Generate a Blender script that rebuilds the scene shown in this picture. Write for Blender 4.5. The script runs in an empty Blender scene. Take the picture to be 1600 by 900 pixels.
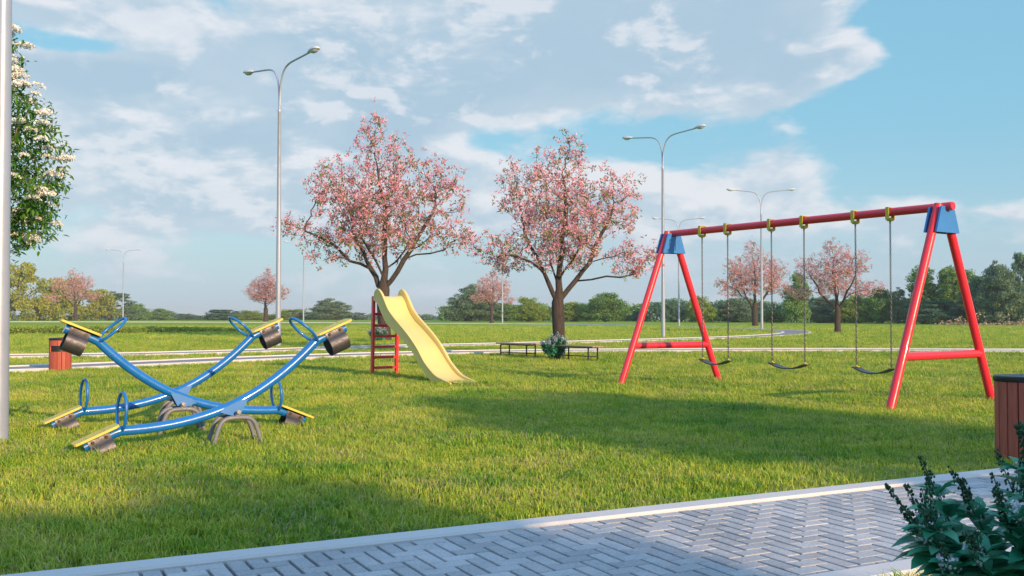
import bpy, math, random
import numpy as np
from mathutils import Vector, Matrix, Quaternion

SC = bpy.context.scene
COL = SC.collection
R = math.radians
random.seed(7)
rng = np.random.default_rng(7)

# ------------------------------------------------------------------ camera
F = 1555.56            # focal length in pixels of a 1600 px wide frame (35 mm lens)
CH = 1.3               # camera height
PIT = math.atan(40 / F)
cam_d = bpy.data.cameras.new('camera')
cam_d.lens = 35
cam_d.sensor_width = 36
cam_d.clip_start = 0.05
cam_d.clip_end = 6000
cam = bpy.data.objects.new('camera', cam_d)
COL.objects.link(cam)
cam.location = (0, 0, CH)
cam.rotation_euler = (R(90) + PIT, 0, 0)
SC.camera = cam


def ray(px, py):
    c, s = math.cos(PIT), math.sin(PIT)
    dx, dz = (px - 800) / F, -(py - 450) / F
    return Vector((dx, c - dz * s, s + dz * c))


def at(px, py, z=0.0):
    """point of the horizontal plane at height z seen at a pixel of the photograph"""
    d = ray(px, py)
    t = (z - CH) / d.z
    return Vector((d.x * t, d.y * t, z))


def at_y(px, py, Y):
    d = ray(px, py)
    t = Y / d.y
    return Vector((d.x * t, Y, CH + d.z * t))


# ------------------------------------------------------------------ sun
SUN_EL, SUN_AZ = R(16.5), math.atan2(0.627, -0.78)     # azimuth from +Y towards +X
to_sun = Vector((math.sin(SUN_AZ) * math.cos(SUN_EL), math.cos(SUN_AZ) * math.cos(SUN_EL), math.sin(SUN_EL)))
sd = bpy.data.lights.new('sun', 'SUN')
sd.energy = 5.6
sd.angle = R(0.5)
sd.color = (1.0, 0.66, 0.38)
sun = bpy.data.objects.new('sun', sd)
COL.objects.link(sun)
sun.rotation_euler = (-to_sun).to_track_quat('-Z', 'Y').to_euler()
sun.location = to_sun * 60

# ------------------------------------------------------------------ world: sky texture + clouds in direction space
W = bpy.data.worlds.new('World')
SC.world = W
W.use_nodes = True
W.cycles.sampling_method = 'MANUAL'
W.cycles.sample_map_resolution = 512
wt = W.node_tree
wt.nodes.clear()


class V:
    """tiny wrapper so that node maths can be written as Python expressions"""
    def __init__(s, tree, sock): s.t, s.s = tree, sock

    @staticmethod
    def op(t, kind, *a, clamp=False):
        n = t.nodes.new('ShaderNodeMath'); n.operation = kind; n.use_clamp = clamp
        for i, x in enumerate(a):
            if isinstance(x, V): t.links.new(x.s, n.inputs[i])
            else: n.inputs[i].default_value = x
        return V(t, n.outputs[0])
    def __add__(s, o): return V.op(s.t, 'ADD', s, o)
    __radd__ = __add__
    def __sub__(s, o): return V.op(s.t, 'SUBTRACT', s, o)
    def __rsub__(s, o): return V.op(s.t, 'SUBTRACT', o, s)
    def __mul__(s, o): return V.op(s.t, 'MULTIPLY', s, o)
    __rmul__ = __mul__
    def __truediv__(s, o): return V.op(s.t, 'DIVIDE', s, o)


def smooth(v, lo, hi, a=0.0, b=1.0):
    t = v.t
    n = t.nodes.new('ShaderNodeMapRange'); n.interpolation_type = 'SMOOTHSTEP'
    t.links.new(v.s, n.inputs[0])
    for i, x in zip((1, 2, 3, 4), (lo, hi, a, b)): n.inputs[i].default_value = x
    return V(t, n.outputs[0])


def comb(t, x, y, z=0.0):
    n = t.nodes.new('ShaderNodeCombineXYZ')
    for i, q in enumerate((x, y, z)):
        if isinstance(q, V): t.links.new(q.s, n.inputs[i])
        else: n.inputs[i].default_value = q
    return n.outputs[0]


def noise(t, vec, scale, detail=4, rough=0.5, dist=0.0):
    n = t.nodes.new('ShaderNodeTexNoise')
    if vec is not None: t.links.new(vec, n.inputs['Vector'])
    n.inputs['Scale'].default_value = scale
    n.inputs['Detail'].default_value = detail
    n.inputs['Roughness'].default_value = rough
    n.inputs['Distortion'].default_value = dist
    return V(t, n.outputs['Fac'])


def mixc(t, fac, a, b, blend='MIX'):
    n = t.nodes.new('ShaderNodeMix'); n.data_type = 'RGBA'; n.blend_type = blend
    for i, x in ((0, fac), (6, a), (7, b)):
        if isinstance(x, V): t.links.new(x.s, n.inputs[i])
        elif isinstance(x, bpy.types.NodeSocket): t.links.new(x, n.inputs[i])
        elif i == 0: n.inputs[0].default_value = x
        else: n.inputs[i].default_value = (*x, 1) if len(x) == 3 else x
    return n.outputs[2]


SKY_S = 0.1
sky = wt.nodes.new('ShaderNodeTexSky')
sky.sky_type = 'NISHITA'
sky.sun_disc = False
sky.sun_elevation = SUN_EL
sky.sun_rotation = SUN_AZ
sky.altitude = 100
sky.air_density = 1.0
sky.dust_density = 0.6
sky.ozone_density = 1.2
tc = wt.nodes.new('ShaderNodeTexCoord')
sep = wt.nodes.new('ShaderNodeSeparateXYZ')
wt.links.new(tc.outputs['Generated'], sep.inputs[0])
dx_, dy_, dz_ = (V(wt, sep.outputs[i]) for i in range(3))
zc = V.op(wt, 'MAXIMUM', dz_, 0.012)
wt.links.new(comb(wt, dx_, dy_, zc), sky.inputs[0]) if sky.inputs else None
az = V.op(wt, 'ARCTAN2', dx_, dy_)
el = V.op(wt, 'ARCSINE', dz_)


def ang(px, py):
    d = ray(px, py).normalized()
    return math.atan2(d.x, d.y), math.asin(d.z)


bias = None
for (px, py, rx, ry, amp) in [
        (560, 80, 620, 150, 0.19), (1130, 70, 260, 90, 0.20), (1340, 90, 90, 30, 0.22), (1010, 130, 200, 60, 0.10),
        (150, 112, 110, 26, 0.26), (350, 235, 130, 55, 0.15), (640, 200, 160, 60, 0.10), (300, 200, 330, 110, 0.12),
        (1150, 290, 200, 45, 0.13), (620, 330, 700, 40, 0.07), (250, 350, 330, 30, 0.08), (900, 420, 900, 40, 0.06),
        (1480, 210, 210, 130, -0.26), (1500, 335, 190, 26, 0.17), (1270, 235, 170, 50, 0.13), (1530, 50, 150, 70, -0.26), (110, 72, 110, 26, -0.30), (1130, 190, 190, 34, -0.10),
        (760, 225, 60, 30, -0.12), (30, 190, 100, 60, -0.10), (460, 290, 150, 20, -0.13)]:
    a0, e0 = ang(px, py)
    ra, re = rx / F, ry / F
    qa, qe = (az - a0) / ra, (el - e0) / re
    r2 = qa * qa + qe * qe
    g = V.op(wt, 'EXPONENT', r2 * -0.9) * amp
    bias = g if bias is None else bias + g

cv = comb(wt, az * 1.0, el * 2.1, 3.7)
warp = noise(wt, cv, 9.0, 3, 0.5)
cv2 = comb(wt, az + (warp - 0.5) * 0.06, el * 2.1 + (warp - 0.5) * 0.05, 3.7)
n1 = noise(wt, cv2, 4.8, 10, 0.55)
cv3 = comb(wt, az + (warp - 0.5) * 0.06 + 0.012, el * 2.1 + (warp - 0.5) * 0.05 + 0.035, 3.7)
n2 = noise(wt, cv3, 4.8, 10, 0.55)
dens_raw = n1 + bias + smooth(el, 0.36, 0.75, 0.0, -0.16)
dens = smooth(dens_raw, 0.48, 0.60)
lit = smooth((n1 - n2) * 1.0 + (0.60 - dens_raw) * 0.25, -0.05, 0.085)
thick = smooth(dens_raw, 0.52, 0.80)
c_dark = (0.45, 0.59, 0.72)
c_lit = (0.86, 0.86, 0.90)
k = 1.0 / SKY_S
sc_ = lambda c: tuple(x * k for x in c)
cc = mixc(wt, lit, sc_((0.56, 0.67, 0.77)), sc_(c_lit))
cc = mixc(wt, thick * (1.0 - lit), cc, sc_(c_dark))
puff = noise(wt, comb(wt, az + (warp - 0.5) * 0.04, el * 1.9 + (warp - 0.5) * 0.04, 9.1), 8.5, 9, 0.58)
puff_up = noise(wt, comb(wt, az + (warp - 0.5) * 0.04 + 0.008, el * 1.9 + (warp - 0.5) * 0.04 + 0.022, 9.1), 8.5, 9, 0.58)
cc = mixc(wt, smooth(puff, 0.50, 0.60) * smooth(puff - puff_up, -0.06, 0.07) * 0.75, cc, sc_(c_lit))
# clear sky: Nishita tinted towards the photograph's turquoise, paler low down
tint = mixc(wt, 1.0, sky.outputs[0], (1.6, 1.6, 1.2), 'MULTIPLY')
low = smooth(el, -0.02, 0.20, 1.0, 0.0)
clear = mixc(wt, 0.75, tint, mixc(wt, low, sc_((0.25, 0.59, 0.85)), sc_((0.42, 0.595, 0.78))))
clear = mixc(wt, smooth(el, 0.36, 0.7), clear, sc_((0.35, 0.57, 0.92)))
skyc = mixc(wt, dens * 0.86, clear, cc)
lowhaze = smooth(el, 0.0, 0.11, 0.55, 0.0)
skyc = mixc(wt, lowhaze, skyc, sc_((0.43, 0.575, 0.72)))
bg = wt.nodes.new('ShaderNodeBackground')
bg.inputs['Strength'].default_value = SKY_S
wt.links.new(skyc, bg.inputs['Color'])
wo = wt.nodes.new('ShaderNodeOutputWorld')
wt.links.new(bg.outputs[0], wo.inputs[0])

SC.view_settings.view_transform = 'Standard'
SC.view_settings.look = 'None'
SC.view_settings.gamma = 1
SC.view_settings.use_curve_mapping = False
SC.view_settings.exposure = 0.0
SC.cycles.max_bounces = 6
SC.cycles.diffuse_bounces = 3
SC.cycles.transparent_max_bounces = 6
SC.cycles.use_denoising = True


# ------------------------------------------------------------------ materials
def new_mat(name):
    m = bpy.data.materials.new(name); m.use_nodes = True
    t = m.node_tree
    b = t.nodes['Principled BSDF']
    return m, t, b


def ramp(t, v, stops):
    n = t.nodes.new('ShaderNodeValToRGB')
    t.links.new(v.s, n.inputs[0])
    e = n.color_ramp.elements
    while len(e) < len(stops): e.new(0.5)
    for q, (p, c) in zip(e, stops): q.position = p; q.color = (*c, 1)
    return n.outputs[0]


def coord(t, kind='Object'):
    return t.nodes.new('ShaderNodeTexCoord').outputs[kind]


def wpos(t):
    return t.nodes.new('ShaderNodeNewGeometry').outputs['Position']


def paint(name, c, rough=0.4, var=0.10, scale=6, bump=0.02, metal=0.0, coat=0.0, dirt=None):
    m, t, b = new_mat(name)
    o = coord(t)
    n = noise(t, o, scale, 6, 0.6)
    lo = tuple(x * (1 - var) for x in c); hi = tuple(min(1, x * (1 + var)) for x in c)
    colr = ramp(t, n, [(0.3, lo), (0.7, hi)])
    if dirt:
        n3 = noise(t, o, scale * 2.3, 8, 0.7)
        colr = mixc(t, smooth(n3, 0.56, 0.78, 0, 0.5), colr, dirt)
    t.links.new(colr, b.inputs['Base Color'])
    b.inputs['Metallic'].default_value = metal
    b.inputs['Coat Weight'].default_value = coat
    rr = smooth(noise(t, o, scale * 3, 5, 0.6), 0.3, 0.7, rough * 0.8, min(1, rough * 1.25))
    t.links.new(rr.s, b.inputs['Roughness'])
    if bump:
        bn = t.nodes.new('ShaderNodeBump'); bn.inputs['Strength'].default_value = 1; bn.inputs['Distance'].default_value = bump * 0.05
        t.links.new(noise(t, o, scale * 12, 4, 0.6).s, bn.inputs['Height'])
        t.links.new(bn.outputs[0], b.inputs['Normal'])
    return m


def foliage(name, stops, rough=0.5, trans=0.35, island=True, spread=0.12, big=0.35, spec=0.25):
    """leaf-like faces: colour varies per leaf, per clump and per object; some light passes through"""
    m, t, b = new_mat(name)
    g = t.nodes.new('ShaderNodeNewGeometry')
    oi = t.nodes.new('ShaderNodeObjectInfo')
    isl = V(t, g.outputs['Random Per Island'])
    nz = noise(t, g.outputs['Position'], big, 3, 0.6)
    v = isl * 0.55 + nz * 0.55 + (V(t, oi.outputs['Random']) - 0.5) * spread
    colr = ramp(t, v, stops)
    t.links.new(colr, b.inputs['Base Color'])
    b.inputs['Roughness'].default_value = rough
    b.inputs['Specular IOR Level'].default_value = spec
    tr = t.nodes.new('ShaderNodeBsdfTranslucent')
    t.links.new(colr, tr.inputs['Color'])
    mx = t.nodes.new('ShaderNodeMixShader'); mx.inputs[0].default_value = trans
    t.links.new(b.outputs[0], mx.inputs[1]); t.links.new(tr.outputs[0], mx.inputs[2])
    t.links.new(mx.outputs[0], t.nodes['Material Output'].inputs['Surface'])
    return m


GR_A, GR_B, GR_C = (0.025, 0.16, 0.022), (0.205, 0.42, 0.032), (0.66, 0.66, 0.16)


def lawn_color(t, far=True):
    p = wpos(t)
    n = noise(t, p, 0.55, 5, 0.62)
    n2_ = noise(t, p, 2.6, 5, 0.7)
    v = n * 0.6 + n2_ * 0.4
    return v


M = {}


def n_soil_shade(t, p): return noise(t, p, 0.3, 4, 0.6)


def mat_ground():
    m, t, b = new_mat('lawn_ground')
    v = lawn_color(t)
    p = wpos(t)
    fine = noise(t, p, 14, 6, 0.75)
    mp = t.nodes.new('ShaderNodeMapping'); mp.inputs['Scale'].default_value = (0.35, 1.6, 1)
    t.links.new(p, mp.inputs[0])
    st = noise(t, mp.outputs[0], 0.8, 6, 0.7)
    v = v * 0.5 + fine * 0.25 + st * 0.25
    c = ramp(t, v, [(0.36, (0.16, 0.28, 0.02)), (0.5, (0.25, 0.38, 0.035)), (0.64, (0.36, 0.46, 0.06))])
    # soil tone where the scattered grass stands, darkened as painted shade between blades
    sp = t.nodes.new('ShaderNodeSeparateXYZ'); t.links.new(p, sp.inputs[0])
    cover = smooth(V(t, sp.outputs[1]) + (n_soil_shade(t, p) - 0.5) * 12, 22, 58, 0.75, 0.0)
    c = mixc(t, cover, c, (0.055, 0.075, 0.018))
    t.links.new(c, b.inputs['Base Color'])
    b.inputs['Roughness'].default_value = 0.9
    b.inputs['Specular IOR Level'].default_value = 0.1
    bn = t.nodes.new('ShaderNodeBump'); bn.inputs['Strength'].default_value = 0.8; bn.inputs['Distance'].default_value = 0.06
    t.links.new(fine.s, bn.inputs['Height']); t.links.new(bn.outputs[0], b.inputs['Normal'])
    return m


M['ground'] = mat_ground()


def mat_grass():
    m, t, b = new_mat('grass_blades')
    g = t.nodes.new('ShaderNodeNewGeometry')
    isl = V(t, g.outputs['Random Per Island'])
    v = lawn_color(t) * 0.95 + isl * 0.36 - 0.14
    c = ramp(t, v, [(0.36, GR_A), (0.52, GR_B), (0.64, (0.50, 0.58, 0.06)), (0.76, GR_C)])
    straw = smooth(isl + (noise(t, wpos(t), 0.9, 4, 0.6) - 0.5) * 0.5, 0.90, 0.96)
    c = mixc(t, straw, c, (0.56, 0.47, 0.26))
    t.links.new(c, b.inputs['Base Color'])
    b.inputs['Roughness'].default_value = 0.45
    b.inputs['Specular IOR Level'].default_value = 0.3
    tr = t.nodes.new('ShaderNodeBsdfTranslucent'); t.links.new(c, tr.inputs['Color'])
    mx = t.nodes.new('ShaderNodeMixShader'); mx.inputs[0].default_value = 0.28
    t.links.new(b.outputs[0], mx.inputs[1]); t.links.new(tr.outputs[0], mx.inputs[2])
    t.links.new(mx.outputs[0], t.nodes['Material Output'].inputs['Surface'])
    return m


M['grass'] = mat_grass()


def mat_concrete(name, c, scale=3.0, speck=0.12, rough=0.85):
    m, t, b = new_mat(name)
    p = wpos(t)
    big = noise(t, p, scale * 0.4, 6, 0.65)
    fine = noise(t, p, scale * 30, 4, 0.7)
    v = big * 0.55 + fine * 0.45
    colr = ramp(t, v, [(0.32, tuple(x * (1 - speck * 2) for x in c)), (0.5, c), (0.68, tuple(min(1, x * (1 + speck)) for x in c))])
    t.links.new(colr, b.inputs['Base Color'])
    b.inputs['Roughness'].default_value = rough
    bn = t.nodes.new('ShaderNodeBump'); bn.inputs['Strength'].default_value = 0.6; bn.inputs['Distance'].default_value = 0.004
    t.links.new(fine.s, bn.inputs['Height']); t.links.new(bn.outputs[0], b.inputs['Normal'])
    return m


M['curb'] = mat_concrete('curb_concrete', (0.65, 0.65, 0.65), speck=0.06)
M['asphalt'] = mat_concrete('path_asphalt', (0.27, 0.27, 0.29))
M['bed'] = mat_concrete('paver_bed', (0.035, 0.035, 0.04))


def mat_paver():
    m, t, b = new_mat('paver_concrete')
    g = t.nodes.new('ShaderNodeNewGeometry')
    isl = V(t, g.outputs['Random Per Island'])
    p = g.outputs['Position']
    big = noise(t, p, 1.3, 5, 0.6)
    fine = noise(t, p, 55, 5, 0.8)
    v = isl * 0.14 + big * 0.42 + fine * 0.52
    c = ramp(t, v, [(0.34, (0.22, 0.25, 0.28)), (0.54, (0.43, 0.445, 0.465)), (0.74, (0.68, 0.68, 0.69))])
    t.links.new(c, b.inputs['Base Color'])
    b.inputs['Roughness'].default_value = 0.8
    bn = t.nodes.new('ShaderNodeBump'); bn.inputs['Strength'].default_value = 0.8; bn.inputs['Distance'].default_value = 0.003
    t.links.new(fine.s, bn.inputs['Height']); t.links.new(bn.outputs[0], b.inputs['Normal'])
    return m


M['paver'] = mat_paver()
M['red'] = paint('red_paint', (0.78, 0.028, 0.055), 0.33, 0.07, 3, 0.01, coat=0.3)
M['blue'] = paint('blue_paint', (0.010, 0.17, 0.55), 0.28, 0.10, 4, 0.01, coat=0.5, dirt=(0.012, 0.12, 0.38))
M['bluep'] = paint('blue_plate_paint', (0.045, 0.22, 0.60), 0.4, 0.08, 4, 0.01)
M['yellow'] = paint('yellow_plastic', (0.84, 0.67, 0.24), 0.38, 0.03, 2, 0.0, coat=0.2)
M['ywood'] = paint('yellow_seat_paint', (0.74, 0.58, 0.09), 0.45, 0.08, 9, 0.03, dirt=(0.45, 0.36, 0.09))
M['ybr'] = paint('yellow_bracket_paint', (0.60, 0.50, 0.04), 0.45, 0.06, 9, 0.02)
M['gmetal'] = paint('grey_painted_tube', (0.185, 0.195, 0.225), 0.42, 0.12, 8, 0.03)
M['sheet'] = paint('brushed_sheet', (0.105, 0.105, 0.12), 0.46, 0.16, 10, 0.03, metal=0.65)
M['bolt'] = paint('steel_bolt', (0.45, 0.44, 0.43), 0.3, 0.1, 20, 0.0, metal=0.9)
M['dbolt'] = paint('dark_bolt', (0.06, 0.055, 0.05), 0.35, 0.1, 20, 0.0, metal=0.7)
M['chain'] = paint('chain_steel', (0.17, 0.17, 0.17), 0.4, 0.1, 20, 0.0, metal=0.6)
M['rubber'] = paint('dark_rubber', (0.055, 0.062, 0.075), 0.45, 0.2, 12, 0.05)
M['black'] = paint('black_metal', (0.018, 0.018, 0.024), 0.42, 0.15, 10, 0.02)
M['pole'] = paint('galvanised_pole', (0.37, 0.43, 0.55), 0.36, 0.05, 1.3, 0.01, metal=0.25, dirt=(0.32, 0.37, 0.47))
M['lamphead'] = paint('lamp_housing', (0.55, 0.61, 0.72), 0.4, 0.05, 3, 0.0)
m, t, b = new_mat('lamp_glass')
t.links.new(ramp(t, noise(t, coord(t), 8), [(0.3, (0.42, 0.49, 0.58)), (0.7, (0.52, 0.60, 0.70))]), b.inputs['Base Color'])
b.inputs['Roughness'].default_value = 0.12
b.inputs['Coat Weight'].default_value = 0.5
M['glass'] = m


def mat_wood(name, c1, c2, axis=(9, 9, 0.7)):
    m, t, b = new_mat(name)
    mp = t.nodes.new('ShaderNodeMapping'); mp.inputs['Scale'].default_value = axis
    t.links.new(coord(t), mp.inputs[0])
    g = t.nodes.new('ShaderNodeNewGeometry')
    v = noise(t, mp.outputs[0], 6, 6, 0.65) * 0.8 + V(t, g.outputs['Random Per Island']) * 0.25
    t.links.new(ramp(t, v, [(0.3, c1), (0.75, c2)]), b.inputs['Base Color'])
    b.inputs['Roughness'].default_value = 0.55
    bn = t.nodes.new('ShaderNodeBump'); bn.inputs['Strength'].default_value = 0.5; bn.inputs['Distance'].default_value = 0.002
    t.links.new(v.s, bn.inputs['Height']); t.links.new(bn.outputs[0], b.inputs['Normal'])
    return m


M['redwood'] = mat_wood('red_stained_wood', (0.29, 0.045, 0.028), (0.52, 0.13, 0.085))
M['benchwood'] = mat_wood('bench_slat_wood', (0.30, 0.20, 0.125), (0.56, 0.38, 0.24), (1.2, 14, 14))


def mat_bark(name, c1, c2):
    m, t, b = new_mat(name)
    mp = t.nodes.new('ShaderNodeMapping'); mp.inputs['Scale'].default_value = (6, 6, 1.2)
    t.links.new(coord(t), mp.inputs[0])
    v = noise(t, mp.outputs[0], 5, 8, 0.7, 0.4)
    t.links.new(ramp(t, v, [(0.35, c1), (0.7, c2)]), b.inputs['Base Color'])
    b.inputs['Roughness'].default_value = 0.9
    bn = t.nodes.new('ShaderNodeBump'); bn.inputs['Strength'].default_value = 1.0; bn.inputs['Distance'].default_value = 0.03
    t.links.new(v.s, bn.inputs['Height']); t.links.new(bn.outputs[0], b.inputs['Normal'])
    return m


M['bark'] = mat_bark('cherry_bark', (0.03, 0.024, 0.022), (0.105, 0.082, 0.072))
M['gbark'] = mat_bark('grey_bark', (0.09, 0.08, 0.065), (0.24, 0.21, 0.17))
M['blossom'] = foliage('pink_blossom', [(0.12, (0.66, 0.17, 0.25)), (0.47, (0.84, 0.37, 0.46)), (0.87, (0.95, 0.68, 0.75))], 0.6, 0.35, big=0.8, spec=0.1)
M['cleaf'] = foliage('cherry_leaf', [(0.2, (0.10, 0.16, 0.03)), (0.8, (0.24, 0.33, 0.06))], 0.5, 0.3)
M['wleaf'] = foliage('white_tree_leaf', [(0.15, (0.025, 0.09, 0.025)), (0.5, (0.065, 0.21, 0.03)), (0.85, (0.17, 0.38, 0.045))], 0.38, 0.3, big=1.5)
M['wflower'] = foliage('white_blossom', [(0.1, (0.82, 0.82, 0.76)), (0.8, (0.93, 0.93, 0.90))], 0.7, 0.25, big=1.5, spec=0.1)
M['sleaf'] = foliage('shrub_leaf', [(0.1, (0.014, 0.14, 0.085)), (0.5, (0.045, 0.36, 0.21)), (0.9, (0.18, 0.58, 0.36))], 0.36, 0.22, big=6, spec=0.4)
M['sbud'] = foliage('shrub_bud', [(0.1, (0.012, 0.055, 0.03)), (0.9, (0.06, 0.15, 0.08))], 0.6, 0.1, big=9)
M['sflower'] = foliage('shrub_flower', [(0.1, (0.46, 0.50, 0.62)), (0.9, (0.78, 0.80, 0.84))], 0.6, 0.25, big=9, spec=0.1)
BG = {
    'green': foliage('bg_leaf_green', [(0.2, (0.085, 0.20, 0.065)), (0.5, (0.165, 0.32, 0.09)), (0.85, (0.28, 0.44, 0.12))], 0.7, 0.25, spread=0.2, spec=0.1),
    'lime': foliage('bg_leaf_lime', [(0.2, (0.14, 0.25, 0.045)), (0.5, (0.26, 0.37, 0.07)), (0.85, (0.38, 0.47, 0.11))], 0.7, 0.3, spread=0.2, spec=0.1),
    'grey': foliage('bg_leaf_grey', [(0.2, (0.10, 0.18, 0.11)), (0.5, (0.17, 0.27, 0.16)), (0.85, (0.27, 0.37, 0.23))], 0.7, 0.25, spread=0.2, spec=0.1),
    'olive': foliage('bg_leaf_olive', [(0.2, (0.18, 0.25, 0.04)), (0.5, (0.34, 0.39, 0.06)), (0.85, (0.52, 0.50, 0.10))], 0.7, 0.3, spread=0.2, spec=0.1),
    'teal': foliage('bg_leaf_teal', [(0.2, (0.06, 0.15, 0.10)), (0.5, (0.12, 0.25, 0.16)), (0.85, (0.21, 0.35, 0.22))], 0.7, 0.25, spread=0.2, spec=0.1),
}
M['reed'] = foliage('dry_reed', [(0.2, (0.30, 0.22, 0.13)), (0.8, (0.52, 0.42, 0.29))], 0.8, 0.2)


# ------------------------------------------------------------------ mesh builder
class MB:
    def __init__(s): s.v, s.f, s.m = [], [], []

    def add(s, vs, fs, mi=0):
        s.last = o = len(s.v)
        s.v += [tuple(x) for x in vs]
        s.f += [tuple(i + o for i in q) for q in fs]
        s.m += [mi] * len(fs)

    def box(s, c, size, rot=None, mi=0, bev=0.0):
        """box; with bev, a chamfered one"""
        hx, hy, hz = (q / 2 for q in size)
        rot = rot or Matrix.Identity(3)
        c = Vector(c)
        if bev <= 0:
            vs = [Vector((x * hx, y * hy, z * hz)) for z in (-1, 1) for y in (-1, 1) for x in (-1, 1)]
            fs = [(0, 2, 3, 1), (4, 5, 7, 6), (0, 1, 5, 4), (2, 6, 7, 3), (0, 4, 6, 2), (1, 3, 7, 5)]
            s.add([rot @ q + c for q in vs], fs, mi); return
        b_ = min(bev, hx * .9, hy * .9, hz * .9)
        vs, idx = [], {}
        for x in (-1, 1):
            for y in (-1, 1):
                for z in (-1, 1):
                    for a in range(3):
                        d = [hx - b_, hy - b_, hz - b_]
                        d[a] = (hx, hy, hz)[a]
                        idx[(x, y, z, a)] = len(vs)
                        vs.append(Vector((x * d[0], y * d[1], z * d[2])))
        fs = []
        sg = (-1, 1)
        for q in sg:
            fs.append([idx[(q, y, z, 0)] for y, z in ((-1, -1), (1, -1), (1, 1), (-1, 1))])
            fs.append([idx[(x, q, z, 1)] for x, z in ((-1, -1), (1, -1), (1, 1), (-1, 1))])
            fs.append([idx[(x, y, q, 2)] for x, y in ((-1, -1), (1, -1), (1, 1), (-1, 1))])
        for a_ in sg:
            for b2 in sg:
                fs.append([idx[(a_, b2, -1, 0)], idx[(a_, b2, 1, 0)], idx[(a_, b2, 1, 1)], idx[(a_, b2, -1, 1)]])
                fs.append([idx[(a_, -1, b2, 0)], idx[(a_, 1, b2, 0)], idx[(a_, 1, b2, 2)], idx[(a_, -1, b2, 2)]])
                fs.append([idx[(-1, a_, b2, 1)], idx[(1, a_, b2, 1)], idx[(1, a_, b2, 2)], idx[(-1, a_, b2, 2)]])
        for x in sg:
            for y in sg:
                for z in sg:
                    fs.append([idx[(x, y, z, a)] for a in range(3)])
        out = []
        for f in fs:                                    # orient outwards
            p = [vs[i] for i in f]
            n = (p[1] - p[0]).cross(p[2] - p[0])
            cen = sum(p, Vector()) / len(p)
            out.append(tuple(f) if n.dot(cen) > 0 else tuple(reversed(f)))
        s.add([rot @ q + c for q in vs], out, mi)

    def tube(s, pts, rad, n=12, mi=0, caps=True, closed=False):
        pts = [Vector(p) for p in pts]
        N = len(pts)
        if not hasattr(rad, '__len__'): rad = [rad] * N
        ref = None
        rings = []
        for i in range(N):
            if closed: tg = pts[(i + 1) % N] - pts[i - 1]
            elif i == 0: tg = pts[1] - pts[0]
            elif i == N - 1: tg = pts[-1] - pts[-2]
            else: tg = (pts[i + 1] - pts[i]).normalized() + (pts[i] - pts[i - 1]).normalized()
            if tg.length < 1e-9: tg = Vector((0, 0, 1))
            tg.normalize()
            if ref is None:
                ref = Vector((0, 0, 1)) if abs(tg.z) < 0.9 else Vector((1, 0, 0))
            ref = (ref - tg * ref.dot(tg))
            if ref.length < 1e-6: ref = tg.orthogonal()
            ref.normalize()
            bi = tg.cross(ref)
            rings.append([pts[i] + (ref * math.cos(a) + bi * math.sin(a)) * rad[i] for a in (2 * math.pi * j / n for j in range(n))])
        vs = [q for r_ in rings for q in r_]
        fs = []
        for i in range(N if closed else N - 1):
            i2 = (i + 1) % N
            for j in range(n):
                j2 = (j + 1) % n
                fs.append((i * n + j, i * n + j2, i2 * n + j2, i2 * n + j))
        if caps and not closed:
            fs.append(tuple(range(n - 1, -1, -1)))
            fs.append(tuple((N - 1) * n + j for j in range(n)))
        s.add(vs, fs, mi)

    def lathe(s, prof, n=24, c=(0, 0, 0), mi=0, cap=True):
        c = Vector(c)
        vs = [c + Vector((r * math.cos(2 * math.pi * j / n), r * math.sin(2 * math.pi * j / n), z)) for r, z in prof for j in range(n)]
        fs = [(i * n + j, i * n + (j + 1) % n, (i + 1) * n + (j + 1) % n, (i + 1) * n + j) for i in range(len(prof) - 1) for j in range(n)]
        if cap:
            fs.append(tuple(range(n - 1, -1, -1)))
            fs.append(tuple((len(prof) - 1) * n + j for j in range(n)))
        s.add(vs, fs, mi)

    def prism(s, poly, d, mi=0):
        """poly: list of Vectors; extruded by vector d"""
        n = len(poly)
        d = Vector(d)
        vs = [Vector(p) for p in poly] + [Vector(p) + d for p in poly]
        fs = [tuple(range(n - 1, -1, -1)), tuple(range(n, 2 * n))]
        fs += [(i, (i + 1) % n, n + (i + 1) % n, n + i) for i in range(n)]
        s.add(vs, fs, mi)

    def build(s, name, mats, parent=None, smooth=True, angle=40):
        me = bpy.data.meshes.new(name)
        me.from_pydata(s.v, [], s.f)
        mats = mats if isinstance(mats, (list, tuple)) else [mats]
        for q in mats: me.materials.append(q)
        if len(mats) > 1: me.polygons.foreach_set('material_index', s.m)
        me.update()
        if smooth:
            me.polygons.foreach_set('use_smooth', [True] * len(me.polygons))
            me.set_sharp_from_angle(angle=R(angle))
        o = bpy.data.objects.new(name, me)
        COL.objects.link(o)
        if parent: o.parent = parent
        return o


def tag(o, label=None, cat=None, group=None, kind=None):
    if label: o['label'] = label
    if cat: o['category'] = cat
    if group: o['group'] = group
    if kind: o['kind'] = kind
    return o


def empty(name, loc, rz=0.0, scale=1.0):
    o = bpy.data.objects.new(name, None)
    COL.objects.link(o)
    o.empty_display_size = 0.2
    o.location = loc
    o.rotation_euler = (0, 0, rz)
    o.scale = (scale,) * 3 if not hasattr(scale, '__len__') else scale
    return o


def copy_tree(o, parent=None):
    c = o.copy(); COL.objects.link(c)
    if parent: c.parent = parent
    for ch in [q for q in bpy.data.objects if q.parent == o]:
        copy_tree(ch, c)
    return c


def children(o): return [q for q in bpy.data.objects if q.parent == o]


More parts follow.
